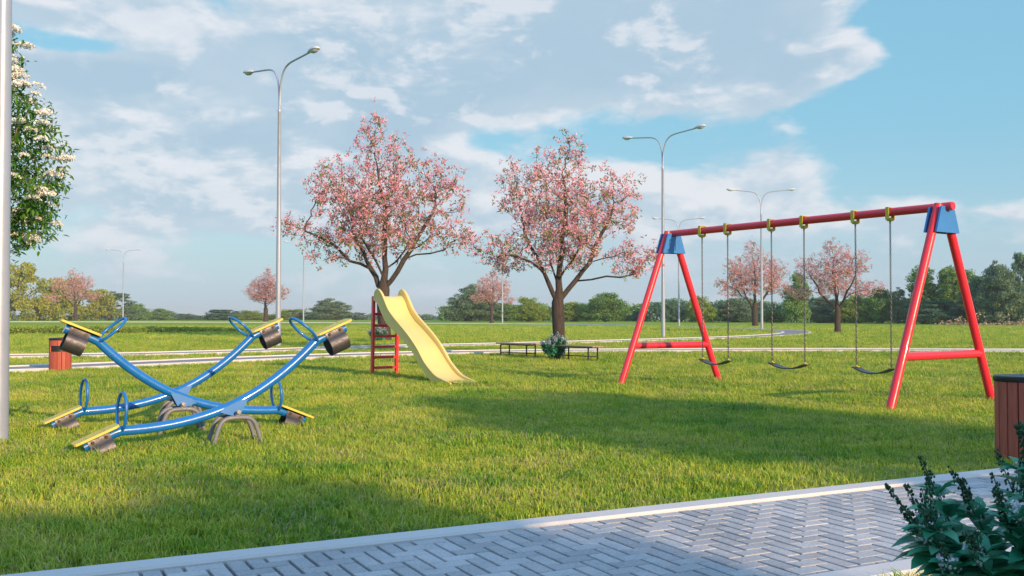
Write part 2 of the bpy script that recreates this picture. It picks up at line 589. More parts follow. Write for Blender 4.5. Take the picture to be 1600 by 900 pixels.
def fast_mesh(name, verts, faces_n, nper, mats, midx=None, parent=None):
    """numpy mesh: verts (n,3); every face has nper consecutive vertices"""
    me = bpy.data.meshes.new(name)
    nv = len(verts)
    nf = nv // nper
    me.vertices.add(nv); me.vertices.foreach_set('co', np.asarray(verts, np.float32).ravel())
    me.loops.add(nv); me.loops.foreach_set('vertex_index', np.arange(nv, dtype=np.int32))
    me.polygons.add(nf); me.polygons.foreach_set('loop_start', np.arange(0, nv, nper, dtype=np.int32))
    for q in mats: me.materials.append(q)
    if midx is not None: me.polygons.foreach_set('material_index', np.asarray(midx, np.int32))
    me.update(calc_edges=True)
    o = bpy.data.objects.new(name, me)
    COL.objects.link(o)
    if parent: o.parent = parent
    return o


def rand_frames(n, g, up_bias=0.0, about=None):
    """n random orthonormal frames (t, b, n)"""
    t_ = g.normal(size=(n, 3))
    if about is not None: t_ = t_ * 0.6 + about
    t_ /= np.linalg.norm(t_, axis=1)[:, None] + 1e-9
    q = g.normal(size=(n, 3)); q[:, 2] += up_bias
    b_ = np.cross(t_, q); b_ /= np.linalg.norm(b_, axis=1)[:, None] + 1e-9
    return t_, b_, np.cross(t_, b_)


# ------------------------------------------------------------------ SETTING: ground
def ground_z(r):
    return 0.0 if r <= 205 else -(r - 205) * 0.0080


gm = MB()
rad = [0, 6, 14, 30, 60, 90, 120, 150, 175, 195, 205, 215, 230, 260, 320, 450, 800, 1500, 3000]
NS = 96
vs = [(0, 0, 0)]
for r_ in rad[1:]:
    for j in range(NS):
        a = 2 * math.pi * j / NS
        vs.append((r_ * math.cos(a), r_ * math.sin(a), ground_z(r_)))
fs = [(0, 1 + j, 1 + (j + 1) % NS) for j in range(NS)]
for i in range(len(rad) - 2):
    for j in range(NS):
        a, b2 = 1 + i * NS, 1 + (i + 1) * NS
        fs.append((a + j, b2 + j, b2 + (j + 1) % NS, a + (j + 1) % NS))
gm.add(vs, fs)
tag(gm.build('ground', M['ground']), 'wide green lawn running back to the tree line', kind='structure')


# ------------------------------------------------------------------ SETTING: paths
def catmull(pts, n=8):
    pts = [Vector(p) for p in pts]
    out = []
    P = [pts[0] * 2 - pts[1]] + pts + [pts[-1] * 2 - pts[-2]]
    for i in range(1, len(P) - 2):
        for j in range(n):
            t_ = j / n
            a, b2, c, d = P[i - 1], P[i], P[i + 1], P[i + 2]
            out.append(0.5 * ((2 * b2) + (-a + c) * t_ + (2 * a - 5 * b2 + 4 * c - d) * t_ ** 2 + (-a + 3 * b2 - 3 * c + d) * t_ ** 3))
    out.append(pts[-1])
    return out


def offset(line, d):
    out = []
    for i, p in enumerate(line):
        a = line[max(0, i - 1)]; b2 = line[min(len(line) - 1, i + 1)]
        t_ = (b2 - a); t_.z = 0; t_.normalize()
        n = Vector((-t_.y, t_.x, 0))
        out.append(p + n * d)
    return out


def ribbon(name, L, Rr, z0, z1, mat, label, cat=None, bev=0.012):
    """solid strip between two lines, from z0 up to z1, with a small chamfer"""
    m_ = MB()
    prof = [(0, z0), (0, z1 - bev), (bev, z1), (1 - bev, z1), (1, z1 - bev), (1, z0)]
    vs, fs = [], []
    k_ = 6
    for a, b2 in zip(L, Rr):
        w = (b2 - a).length
        for i, (u, z) in enumerate(prof):
            uu = u if u in (0, 1) else (bev / w if u < .5 else 1 - bev / w)
            q = a.lerp(b2, uu); vs.append((q.x, q.y, z))
    for i in range(len(L) - 1):
        for j in range(k_ - 1):
            fs.append((i * k_ + j, i * k_ + j + 1, (i + 1) * k_ + j + 1, (i + 1) * k_ + j))
    m_.add(vs, fs)
    o = m_.build(name, mat, smooth=False)
    # make faces look up
    me = o.data
    if len(me.polygons) > 2 and me.polygons[2].normal.z < 0: me.flip_normals()
    return tag(o, label, kind='structure')


# path in the foreground: outer (lawn side) line and direction
PZ, CZ = 0.052, 0.070
A0 = at(0, 897.8, CZ); A1 = at(1400, 748, CZ)
PD = (A1 - A0); PD.z = 0; PD.normalize()
PN = Vector((PD.y, -PD.x, 0))              # towards the camera side
PO = Vector((A0.x, A0.y, 0)) - PD * 4.0    # start of the path, left
PLEN = 26.0
B0 = at(1369, 880, CZ)
PW = (Vector((B0.x, B0.y, 0)) - PO).dot(PN)     # lawn edge of far curb -> paver edge of near curb
CW = 0.17


def pl(u, v, z=0): q = PO + PD * u + PN * v; return Vector((q.x, q.y, z))


ribbon('curb', [pl(0, 0), pl(PLEN, 0)], [pl(0, CW), pl(PLEN, CW)], -0.02, CZ, M['curb'], 'pale concrete curb between near lawn and block paving')
ribbon('curb', [pl(0, PW), pl(PLEN, PW)], [pl(0, PW + CW), pl(PLEN, PW + CW)], -0.02, CZ, M['curb'], 'pale concrete curb at the camera side of the block paving')
# herringbone blocks
BL, BWd = 0.20, 0.10
bm_ = MB()
v0, v1 = CW + 0.004, PW - 0.004


def block(u0, u1, w0, w1):
    """one paving block clipped to the strip between the curbs, chamfered top edges"""
    w0, w1 = max(w0, v0), min(w1, v1)
    u0, u1 = max(u0, 0), min(u1, PLEN)
    if w1 - w0 < 0.012 or u1 - u0 < 0.012: return
    ch = 0.0032
    u0 += 0.0088; u1 -= 0.0088; w0 += 0.0032; w1 -= 0.0032
    if w1 - w0 < 0.014 or u1 - u0 < 0.014: return
    dz = random.uniform(-0.0012, 0.0012)
    tl = [random.uniform(-0.0008, 0.0008) for _ in range(4)]
    zt = PZ + dz
    o = [pl(u0, w0), pl(u1, w0), pl(u1, w1), pl(u0, w1)]
    i = [pl(u0 + ch, w0 + ch), pl(u1 - ch, w0 + ch), pl(u1 - ch, w1 - ch), pl(u0 + ch, w1 - ch)]
    vs = [(p.x, p.y, PZ - 0.054) for p in o] + [(p.x, p.y, zt - 0.0032) for p in o] + [(p.x, p.y, zt + q) for p, q in zip(i, tl)]
    fs = []
    for j in range(4):
        j2 = (j + 1) % 4
        fs += [(j2, j, 4 + j, 4 + j2), (4 + j2, 4 + j, 8 + j, 8 + j2)]
    fs.append((11, 10, 9, 8))
    bm_.add(vs, fs)


for i in range(-20, int(PLEN / BWd) + 20):
    for j in range(-4, 24):
        # herringbone: unit cell on a grid of block widths
        u, w = i * BWd, v0 + j * BWd
        s4 = (i + j) % 4
        if s4 == 0: block(u, u + BL, w, w + BWd)            # lying along the path
        elif s4 == 2: block(u, u + BWd, w, w + BL)          # lying across the path
tag(bm_.build('paved_path', M['paver'], smooth=False), 'grey herringbone block paving of the near footpath', kind='structure')
q = MB(); q.add([pl(0, CW, PZ - .050), pl(PLEN, CW, PZ - .050), pl(PLEN, PW, PZ - .050), pl(0, PW, PZ - .050)], [(3, 2, 1, 0)])
tag(q.build('path_bed', M['bed'], smooth=False), 'dark sand bed in the joints of the block paving', kind='structure')


def far_path(name, line, width, label, cw=0.18, h=0.085):
    L, Rr = offset(line, width / 2), offset(line, -width / 2)
    Li, Ri = offset(line, width / 2 - cw), offset(line, -width / 2 + cw)
    ribbon('curb', L, Li, -0.02, h, M['curb'], 'pale raised curb on one side of ' + label)
    ribbon('curb', Ri, Rr, -0.02, h, M['curb'], 'pale raised curb on the other side of ' + label)
    q = MB(); n = len(line)
    q.add([(p.x, p.y, h - .03) for p in Li] + [(p.x, p.y, h - .03) for p in Ri], [(i, i + 1, n + i + 1, n + i) for i in range(n - 1)])
    o = q.build(name, M['asphalt'], smooth=False)
    if o.data.polygons[0].normal.z < 0: o.data.flip_normals()
    tag(o, label, kind='structure')


p2_near = [(-23, 13.5, 0), (-16, 18, 0)] + [tuple(at(x, y)) for x, y in ((15, 583.3), (300, 571), (400, 566), (640, 557), (900, 552), (1300, 550.5), (1600, 551.8))] + [(28, 32.6, 0), (60, 30, 0)]
P2 = catmull([(x, y, 0) for x, y, z in p2_near], 8)
P2 = offset(P2, 0.95)
far_path('middle_path', P2, 1.9, 'straight grey path crossing the lawn behind the slide and benches')
P1 = catmull([(-44, 24, 0), (-27, 25.8, 0)] + [(x, y, 0) for x, y in ((-14.1, 28.6), (-9.6, 31.2), (-4.6, 36.6), (0.3, 40.4), (5.8, 45.3), (10.9, 50.3), (14.6, 55), (18.2, 61.5),
              (20.6, 69.5), (20.9, 77), (19.6, 87), (17.4, 97), (13.0, 109), (6.5, 119), (-8, 130), (-30, 142), (-60, 152), (-100, 158), (-150, 160))], 6)
P1 = offset(P1, 0.9)
far_path('ring_path', P1, 1.9, 'curving grey path that loops back behind the lamps')
P0 = catmull([(-170, 176, 0), (-110, 174, 0), (-75, 170, 0), (-58, 166, 0)], 6)


# ------------------------------------------------------------------ grass (one object, geometry nodes scatter of tufts)
def dist_poly(P, line):
    d = np.full(len(P), 1e9)
    L = np.array([(p.x, p.y) for p in line])
    for a, b2 in zip(L[:-1], L[1:]):
        ab = b2 - a
        t_ = np.clip(((P - a) @ ab) / (ab @ ab), 0, 1)
        d = np.minimum(d, np.linalg.norm(P - (a + t_[:, None] * ab), axis=1))
    return d


def build_grass():
    g = np.random.default_rng(11)
    pts, scl = [], []
    for y0, y1, dn, s_ in ((2.2, 9.5, 430, 1.0), (9.5, 16, 300, 1.05), (16, 26, 130, 1.25), (26, 40, 52, 1.6), (40, 62, 22, 2.0), (62, 100, 8, 2.6)):
        hw = 0.54 * y1 + 1.5
        n = int(2 * hw * (y1 - y0) * dn)
        p = np.stack([g.uniform(-hw, hw, n), g.uniform(y0, y1, n)], 1)
        p = p[np.abs(p[:, 0]) < 0.54 * p[:, 1] + 1.5]
        pts.append(p); scl.append(g.uniform(0.75, 1.25, len(p)) * s_)
    P = np.concatenate(pts); S = np.concatenate(scl)
    po = np.array([PO.x, PO.y]); pn = np.array([PN.x, PN.y])
    v = (P - po) @ pn
    keep = (v < -0.035) | (v > PW + CW + 0.035)
    keep &= dist_poly(P, P2) > 1.02
    keep &= dist_poly(P, P1) > 1.02
    P, S = P[keep], S[keep]
    # patchiness of the height
    hN = 0.5 + 0.5 * np.sin(P[:, 0] * 1.7 + 2 * np.sin(P[:, 1] * 0.9)) * np.sin(P[:, 1] * 1.3 + 1.5 * np.sin(P[:, 0] * 1.1))
    S = S * (0.82 + 0.36 * hN)
    NV = 8
    tv, te, tf, tvar = [], [], [], []
    for k_ in range(NV):
        for bl in range(16 if k_ < 6 else 9):
            a = g.uniform(0, 2 * math.pi); rr = g.uniform(0, 0.055)
            bx, by = rr * math.cos(a), rr * math.sin(a)
            h = g.uniform(0.026, 0.068) * (1.0 if k_ < 6 else 1.35)
            w = g.uniform(0.002, 0.0042)
            la = g.uniform(0, 2 * math.pi); lean = g.uniform(0.15, 1.1)
            pa = la + g.uniform(-0.8, 0.8) + math.pi / 2
            ca, sa = math.cos(pa) * w, math.sin(pa) * w
            o = len(tv)
            for q_, (hh, ll, ww) in enumerate(((0, 0, 1), (0.55, 0.3, 0.85), (1.0 - 0.25 * lean, 1.0, 0))):
                cx, cy, cz = bx + math.cos(la) * lean * h * ll, by + math.sin(la) * lean * h * ll, h * hh - 0.004 * (q_ == 0)
                if ww > 0: tv += [(cx - ca * ww, cy - sa * ww, cz), (cx + ca * ww, cy + sa * ww, cz)]
                else: tv.append((cx, cy, cz))
            tf += [(o, o + 1, o + 3, o + 2), (o + 2, o + 3, o + 4)]
            tvar += [k_ + 1] * 5
    nt = len(tv)
    verts = tv + [(float(a), float(b2), 0.0) for a, b2 in P]
    me = bpy.data.meshes.new('grass')
    me.from_pydata(verts, [], tf)
    me.materials.append(M['grass'])
    at_v = me.attributes.new('variant', 'INT', 'POINT')
    at_v.data.foreach_set('value', np.array(tvar + [0] * len(P), np.int32))
    at_s = me.attributes.new('tuft_scale', 'FLOAT', 'POINT')
    at_s.data.foreach_set('value', np.concatenate([np.ones(nt), S]).astype(np.float32))
    o = bpy.data.objects.new('grass', me); COL.objects.link(o)
    tag(o, 'short sunlit lawn grass growing around the playground equipment', 'grass', kind='stuff')
    gt = bpy.data.node_groups.new('grass_scatter', 'GeometryNodeTree')
    gt.interface.new_socket('Geometry', in_out='INPUT', socket_type='NodeSocketGeometry')
    gt.interface.new_socket('Geometry', in_out='OUTPUT', socket_type='NodeSocketGeometry')
    N = gt.nodes; L = gt.links
    gi, go = N.new('NodeGroupInput'), N.new('NodeGroupOutput')
    va = N.new('GeometryNodeInputNamedAttribute'); va.data_type = 'INT'; va.inputs['Name'].default_value = 'variant'
    sa_ = N.new('GeometryNodeInputNamedAttribute'); sa_.data_type = 'FLOAT'; sa_.inputs['Name'].default_value = 'tuft_scale'

    def pick(v):
        c = N.new('FunctionNodeCompare'); c.data_type = 'INT'; c.operation = 'EQUAL'
        ins = [i for i in c.inputs if i.type == 'INT']
        L.new(va.outputs['Attribute'], ins[0]); ins[1].default_value = v
        s_ = N.new('GeometryNodeSeparateGeometry'); s_.domain = 'POINT'
        L.new(gi.outputs[0], s_.inputs['Geometry']); L.new(c.outputs[0], s_.inputs['Selection'])
        return s_.outputs['Selection']
    jn = N.new('GeometryNodeJoinGeometry')
    for k_ in range(NV):
        ti = N.new('GeometryNodeGeometryToInstance')
        L.new(pick(k_ + 1), ti.inputs[0]); L.new(ti.outputs[0], jn.inputs[0])
    iop = N.new('GeometryNodeInstanceOnPoints')
    L.new(pick(0), iop.inputs['Points']); L.new(jn.outputs[0], iop.inputs['Instance'])
    iop.inputs['Pick Instance'].default_value = True
    ri = N.new('FunctionNodeRandomValue'); ri.data_type = 'INT'
    ii = [i for i in ri.inputs if i.type == 'INT' and i.name in ('Min', 'Max')]
    ii[0].default_value = 0; ii[1].default_value = NV - 1
    L.new([q for q in ri.outputs if q.type == 'INT'][0], iop.inputs['Instance Index'])
    rr = N.new('FunctionNodeRandomValue'); rr.data_type = 'FLOAT_VECTOR'
    rv = [i for i in rr.inputs if i.type == 'VECTOR']
    rv[0].default_value = (-0.12, -0.12, 0); rv[1].default_value = (0.12, 0.12, 6.283)
    L.new([q for q in rr.outputs if q.type == 'VECTOR'][0], iop.inputs['Rotation'])
    L.new(sa_.outputs['Attribute'], iop.inputs['Scale'])
    L.new(iop.outputs[0], go.inputs[0])
    md = o.modifiers.new('scatter', 'NODES'); md.node_group = gt
    print('grass tufts', len(P))


build_grass()


# ------------------------------------------------------------------ branching trees
def grow(lobes, seeds, n_attr, step, infl, kill, g, iters=90, wob=0.25):
    """space colonisation. lobes: (x, y, z, rx, ry, rz, weight); seeds: list of polylines (first one the trunk)"""
    pos, par = [], []
    for li, line in enumerate(seeds):
        prev = -1
        for k_, p in enumerate(line):
            p = np.array(p, float)
            if k_ == 0 and li > 0:
                prev = int(np.argmin(np.linalg.norm(np.array(pos) - p, axis=1))); continue
            pos.append(p); par.append(prev); prev = len(pos) - 1
    wts = np.array([l[6] for l in lobes], float); wts /= wts.sum()
    A = []
    for _ in range(n_attr):
        l = lobes[g.choice(len(lobes), p=wts)]
        while True:
            u = g.uniform(-1, 1, 3)
            if u @ u < 1: break
        A.append([l[0] + u[0] * l[3], l[1] + u[1] * l[4], l[2] + u[2] * l[5]])
    A = np.array(A)
    pos = [np.array(p) for p in pos]
    near = np.full(len(A), 1e9); ni = np.zeros(len(A), int)

    def upd(start):
        Pn = np.array(pos[start:])
        d = np.linalg.norm(A[:, None, :] - Pn[None], axis=2)
        j = d.argmin(1); dm = d[np.arange(len(A)), j]
        m_ = dm < near
        near[m_] = dm[m_]; ni[m_] = j[m_] + start
    upd(0)
    alive = np.ones(len(A), bool)
    reached = []
    for it in range(iters):
        act = alive & (near < infl)
        if not act.any(): break
        start = len(pos)
        for nd in np.unique(ni[act]):
            dv = A[act & (ni == nd)] - pos[nd]
            dv = (dv / (np.linalg.norm(dv, axis=1)[:, None] + 1e-9)).sum(0)
            dv = dv / (np.linalg.norm(dv) + 1e-9) + g.normal(size=3) * wob
            dv /= np.linalg.norm(dv)
            pos.append(pos[nd] + dv * step); par.append(int(nd))
        upd(start)
        k2 = alive & (near < kill)
        for a in np.where(k2)[0]: reached.append(A[a])
        alive &= ~k2
    return pos, par, np.array(reached) if reached else A[:0]


def tree_mesh(pos, par, r_tip, expo, r_max, name, mat, parent, nmin=4, flare=1.35, sink=0.08):
    n = len(pos)
    ch = [[] for _ in range(n)]
    for i, p in enumerate(par):
        if p >= 0: ch[p].append(i)
    r = np.zeros(n)
    for i in range(n - 1, -1, -1):
        r[i] = r_tip if not ch[i] else sum(r[c] ** expo for c in ch[i]) ** (1 / expo)
    s_ = r_max / r[0]
    rr = r_tip + (r_max - r_tip) * ((r - r_tip) / max(1e-6, r[0] - r_tip)) ** 1.45
    mb = MB()
    ringv = {}
    stack = [(0, None)]
    while stack:
        st, pr = stack.pop()
        line = [] if pr is None else [pr]
        rad_ = [] if pr is None else [rr[st]]
        cur = st
        while True:
            line.append(cur); rad_.append(rr[cur])
            if not ch[cur]: break
            c = sorted(ch[cur], key=lambda q_: -r[q_])
            for o_ in c[1:]: stack.append((o_, cur))
            cur = c[0]
        P = [Vector(pos[i]) for i in line]
        if len(P) < 2: continue
        if pr is None:
            P[0] = P[0] - Vector((0, 0, sink)); rad_[0] *= flare
        m0 = max(rad_)
        ns_ = 12 if m0 > r_max * .5 else (7 if m0 > r_max * .15 else nmin)
        mb.tube(P, rad_, n=ns_, caps=False)
        for k_, i in enumerate(line):
            if k_ or pr is None: ringv[i] = mb.last + k_ * ns_
        if pr is not None and pr in ringv:              # joins the branch to the one it grows from
            mb.f.append((mb.last, mb.last + 1, ringv[pr])); mb.m.append(0)
    return mb.build(name, mat, parent, angle=180), rr


def cherry(name, lobes, seeds, scale, g, n_attr, clusters, csize, root):
    pos, par, reached = grow(lobes, seeds, n_attr, 0.13 * scale, 1.6 * scale, 0.16 * scale, g)
    tr, rr = tree_mesh(pos, par, 0.005 * scale, 2.2, 0.175 * scale, 'trunk', M['bark'], root)
    P = np.array(pos)
    thin = np.where(rr < 0.012 * scale)[0]
    idx = g.choice(thin, clusters)
    C = P[idx] + g.normal(size=(clusters, 3)) * 0.105 * scale
    C[:, 2] += 0.02 * scale
    V_, mi = [], []
    kind = g.uniform(size=clusters)
    for c, kd in zip(C, kind):
        npet = 7 if kd < 0.82 else 3
        nl = (3 if kd < .45 else 0) if kd < 0.82 else 6
        n = npet + nl
        t_, b_, nn = rand_frames(n, g)
        t_[:npet, 2] += 0.15; t_[npet:, 2] -= 0.35
        L_ = g.uniform(0.55, 1.0, n) * csize
        W_ = L_ * np.where(np.arange(n) < npet, 0.19, 0.22)
        off = t_ * (L_ * 0.12)[:, None] + g.normal(size=(n, 3)) * csize * 0.22
        a = c + off
        q_ = np.stack([a, a + t_ * (L_ * .55)[:, None] + b_ * W_[:, None], a + t_ * L_[:, None], a + t_ * (L_ * .55)[:, None] - b_ * W_[:, None]], 1)
        V_.append(q_.reshape(-1, 3)); mi += [0] * npet + [1] * nl
    fast_mesh('crown', np.concatenate(V_), None, 4, [M['blossom'], M['cleaf']], mi, root)


# tree 2 (right big cherry), local metres: x right, z up
s2 = 0.01805
L2 = lambda px, py, rx, rz, w, dy=0.0, ry=None: ((px - 872) * s2, dy, 1.3 - (py - 490) * s2, rx * s2, (ry or rx * .95) * s2, rz * s2, w)
lobes2 = [L2(880, 335, 84, 68, 6.5), L2(890, 258, 44, 52, 1.5), L2(890, 212, 17, 26, .25), L2(845, 270, 40, 40, .9), L2(930, 285, 40, 40, .9), L2(810, 290, 42, 52, 2.2), L2(962, 322, 46, 52, 2.4),
          L2(985, 285, 22, 26, .5), L2(780, 390, 54, 34, 1.7, .2), L2(992, 404, 46, 34, 1.4, -.2), L2(870, 395, 95, 28, 2.0, 0, 80), L2(880, 340, 60, 60, 1.2, 1.0), L2(880, 350, 60, 55, 1.2, -1.0)]
pz = lambda px, py, dy=0.0: ((px - 872) * s2, dy, 1.3 - (py - 490) * s2)
seeds2 = [[(0, 0, 0), (0.0, 0, .4), (0.02, 0.0, .8), (0.0, 0.01, 1.2), (-0.01, .02, 1.6), pz(874, 452), pz(873, 438, .04), pz(874, 424, .06), pz(876, 408, .06), pz(880, 390, 0.03), pz(878, 372), pz(883, 350, .05), pz(885, 325)],
          [pz(872, 470), pz(864, 458, -.05), pz(858, 444, -.12), pz(852, 430, -.18), pz(842, 418, -.2), pz(828, 408, -.22), pz(812, 402, -.25), pz(796, 398, -.2)],
          [pz(856, 438, -.15), pz(848, 420, .05), pz(840, 400, .2), pz(828, 382, .25), pz(820, 362, .3)],
          [pz(875, 466), pz(888, 452, .1), pz(900, 438, .18), pz(912, 422, .25), pz(924, 408, .2), pz(944, 402, .15), pz(966, 398, .1)],
          [pz(900, 438, .18), pz(925, 436, 0), pz(948, 431, -.15), pz(970, 433, -.25), pz(990, 428, -.3)],
          [pz(874, 440), pz(880, 424, -.3), pz(895, 405, -.55), pz(905, 385, -.75)],
          [pz(873, 445), pz(868, 430, .3), pz(862, 410, .55), pz(860, 388, .8)],
          [pz(924, 408, .2), pz(930, 385, .15), pz(942, 362, .1), pz(955, 340, .1)]]
c2 = empty('cherry_tree', (at(872, 561).x, at(872, 561).y, 0))
cherry('cherry_tree', lobes2, seeds2, 1.0, np.random.default_rng(3), 2000, 2450, 0.114, c2)
tag(c2, 'pink cherry tree in full blossom rising behind the two low benches', 'tree', 'pink flowering cherry trees on the lawn')

# tree 1 (left big cherry)
s1 = 0.01805     # built at the same scale, then enlarged (it stands farther off)
q1 = lambda px, py, dy=0.0: ((px - 600) * s1, dy, 0.55 + (500 - py) * s1 + 0.05)
L1 = lambda px, py, rx, rz, w, dy=0.0, ry=None: (*q1(px, py, dy), rx * s1, (ry or rx * .95) * s1, rz * s1, w)
lobes1 = [L1(600, 330, 86, 66, 6), L1(594, 245, 52, 44, 1.6), L1(588, 200, 22, 34, .35), L1(650, 275, 50, 45, 1.3), L1(535, 290, 45, 45, 1.1), L1(510, 285, 34, 48, 1.6), L1(545, 320, 50, 50, 2),
          L1(690, 305, 42, 52, 2.2), L1(700, 370, 44, 30, 1.3), L1(460, 358, 34, 26, .8), L1(510, 385, 48, 28, 1.2, .2), L1(600, 380, 90, 28, 1.6), L1(600, 330, 60, 55, 1.2, 1.0), L1(600, 330, 60, 55, 1.2, -1.0)]
seeds1 = [[(0, 0, 0), (0.0, 0, .4), (-.02, 0, .8), q1(598, 470), q1(599, 452), q1(600, 436), q1(602, 420, .03), q1(600, 402, .05), q1(601, 384, .02), q1(600, 364), q1(602, 342), q1(601, 320)],
          [q1(599, 458), q1(590, 446, .1), q1(586, 432, .15), q1(578, 420, .2), q1(570, 406, .2), q1(566, 392, .2), q1(556, 376, .15), q1(548, 358, .1)],
          [q1(577, 418, .2), q1(562, 412, .1), q1(546, 408, 0), q1(524, 384, -.15), q1(500, 370, -.2), q1(478, 362, -.2)],
          [q1(601, 450), q1(612, 438, -.1), q1(622, 424, -.15), q1(632, 406, -.2), q1(642, 392, -.2), q1(658, 384, -.15), q1(672, 370, -.1)],
          [q1(632, 404, -.2), q1(650, 398, -.1), q1(672, 396, 0), q1(694, 390, .1)],
          [q1(601, 430), q1(590, 410, -.3), q1(580, 392, -.5), q1(570, 374, -.7)],
          [q1(601, 425), q1(616, 408, .35), q1(628, 390, .6), q1(636, 370, .8)],
          [q1(642, 392, -.2), q1(655, 368, -.1), q1(668, 345, 0), q1(680, 322, 0)]]
c1 = empty('cherry_tree', (at(600, 533).x, at(600, 533).y, 0), 0, 47.0 / F / s1)
cherry('cherry_tree', lobes1, seeds1, 1.0, np.random.default_rng(5), 2000, 2450, 0.114, c1)
tag(c1, 'tall pink cherry tree in blossom rising behind the yellow slide', 'tree', 'pink flowering cherry trees on the lawn')
# the far cherries are copies
H1, H2 = 6.65, 6.85
for (px, py, top, src, rz, lab) in [
        (1309, 521, 366, 1, 2.6, 'pink cherry tree seen behind the rightmost swing chains, clear of the lamps'),
        (1180, 511, 372, 0, 0.4, 'pink cherry tree close beside a lamp post at the bend of the looping path'),
        (768, 505, 418, 1, 0.7, 'small distant pink cherry tree in front of the large grey-green willow'),
        (415, 502, 416, 0, 2.2, 'small distant pink cherry tree just left of the tall lamp post'),
        (118, 501, 416, 1, 3.6, 'small distant pink cherry tree before the olive thicket, above the litter bin')]:
    src_o = c1 if src == 0 else c2
    c = copy_tree(src_o)
    g_ = at(px, py)
    hh = 1.3 + (490 - top) / F * g_.y
    c.location = (g_.x, g_.y, 0); c.rotation_euler = (0, 0, rz); kk = hh / (H1 if src == 0 else H2); kw = kk * (1.5 if px == 415 else 1.22); c.scale = (kw, kw, kk)
    c['label'] = lab


# ------------------------------------------------------------------ white-flowering tree, left edge
def white_tree():
    g = np.random.default_rng(21)
    Y = 12.0
    k_ = Y / F
    bx = at(-150, 500).x / at(-150, 500).y * Y
    root = empty('white_blossom_tree', (bx, Y, 0))
    def w(px, py, dy=0.0): return ((px - 800) * k_ - bx, dy, 1.3 + (490 - py) * k_)
    def lb(px, py, rx, rz, wt_, dy=0.0, ry=None): return (*w(px, py, dy), rx * k_, (ry or rx) * k_, rz * k_, wt_)
    lobes = [lb(35, 255, 72, 78, 4.5), lb(38, 330, 54, 62, 2.5), lb(20, 185, 60, 42, 1.6), lb(5, 90, 30, 38, .5), lb(-110, 180, 150, 190, 7, 0, 140),
             lb(-60, 300, 120, 110, 3, .4), lb(-60, 280, 110, 120, 3, -.5), lb(-220, 200, 90, 150, 2)]
    seeds = [[(0, 0, 0), (0, 0, .5), (.03, 0, 1.0), (.02, .02, 1.4), (0.03, 0, 1.9), (0, 0, 2.4), (0.02, 0, 2.9), (0, 0, 3.5)],
             [(.03, 0, 1.2), (.25, .05, 1.5), (.5, .1, 1.75), (.8, .1, 2.0), (1.05, .1, 2.3)],
             [(.03, 0, 1.5), (.3, -.05, 1.9), (.6, -.1, 2.3), (.85, -.1, 2.7)],
             [(.03, 0, 1.3), (-.3, .1, 1.7), (-.6, .1, 2.1)]]
    pos, par, reach = grow(lobes, seeds, 2300, 0.10, 1.2, 0.13, g)
    tr, rr = tree_mesh(pos, par, 0.004, 2.35, 0.10, 'trunk', M['gbark'], root)
    P = np.array(pos)
    thin = np.where(rr < 0.012)[0]
    n = 21000
    C = P[g.choice(thin, n)] + g.normal(size=(n, 3)) * 0.055
    t_, b_, nn = rand_frames(n, g, 1.5)
    t_[:, 2] -= 0.15
    b_[:, 2] *= 0.5
    L_ = g.uniform(0.05, 0.10, n)[:, None]; W_ = L_ * 0.2
    up = np.cross(t_, b_); up /= np.linalg.norm(up, axis=1)[:, None]
    up *= np.sign(up[:, 2:3] + 1e-6)
    # folded leaf: two quads either side of the midrib
    base, tip = C, C + t_ * L_ - up * L_ * .12
    m1, m2 = C + t_ * L_ * .35 - up * L_ * .03, C + t_ * L_ * .7 - up * L_ * .06
    l1, l2 = m1 + b_ * W_ + up * W_ * .35, m2 + b_ * W_ * .8 + up * W_ * .3
    r1, r2 = m1 - b_ * W_ + up * W_ * .35, m2 - b_ * W_ * .8 + up * W_ * .3
    q_ = np.stack([base, l1, l2, tip, base, tip, r2, r1], 1).reshape(-1, 3)
    # flower heads: flat-topped clusters of small florets
    nh = 900
    cen = np.array([w(-60, 260)])[0]
    dd = np.linalg.norm(P[thin] - cen, axis=1) * (1 + .4 * (P[thin][:, 1] < 0)) ** 1
    pw_ = dd ** 3; outer = P[g.choice(thin, nh, p=pw_ / pw_.sum())]
    d = outer - cen; d /= np.linalg.norm(d, axis=1)[:, None]
    outer = outer + d * 0.08 + np.array([0, -.05, .06])
    FV = []
    for c in outer:
        m_ = 75; rr_ = g.uniform(.06, .125)
        a = g.uniform(0, 2 * math.pi, m_); r0 = rr_ * np.sqrt(g.uniform(0, 1, m_))
        p = np.stack([c[0] + r0 * np.cos(a), c[1] + r0 * np.sin(a), c[2] + .55 * np.sqrt(np.maximum(0, rr_ ** 2 - r0 ** 2)) + g.normal(size=m_) * .008], 1)
        tt, bb, _ = rand_frames(m_, g); 
        z = g.uniform(.010, .018, m_)[:, None]
        FV.append(np.stack([p - tt * z, p - bb * z, p + tt * z, p + bb * z], 1).reshape(-1, 3))
    fv = np.concatenate(FV)
    fast_mesh('crown', np.concatenate([q_, fv]), None, 4, [M['wleaf'], M['wflower']], [0] * (len(q_) // 4) + [1] * (len(fv) // 4), root)
    tag(root, 'leafy green tree covered in white flower clusters at the left edge', 'tree')


white_tree()


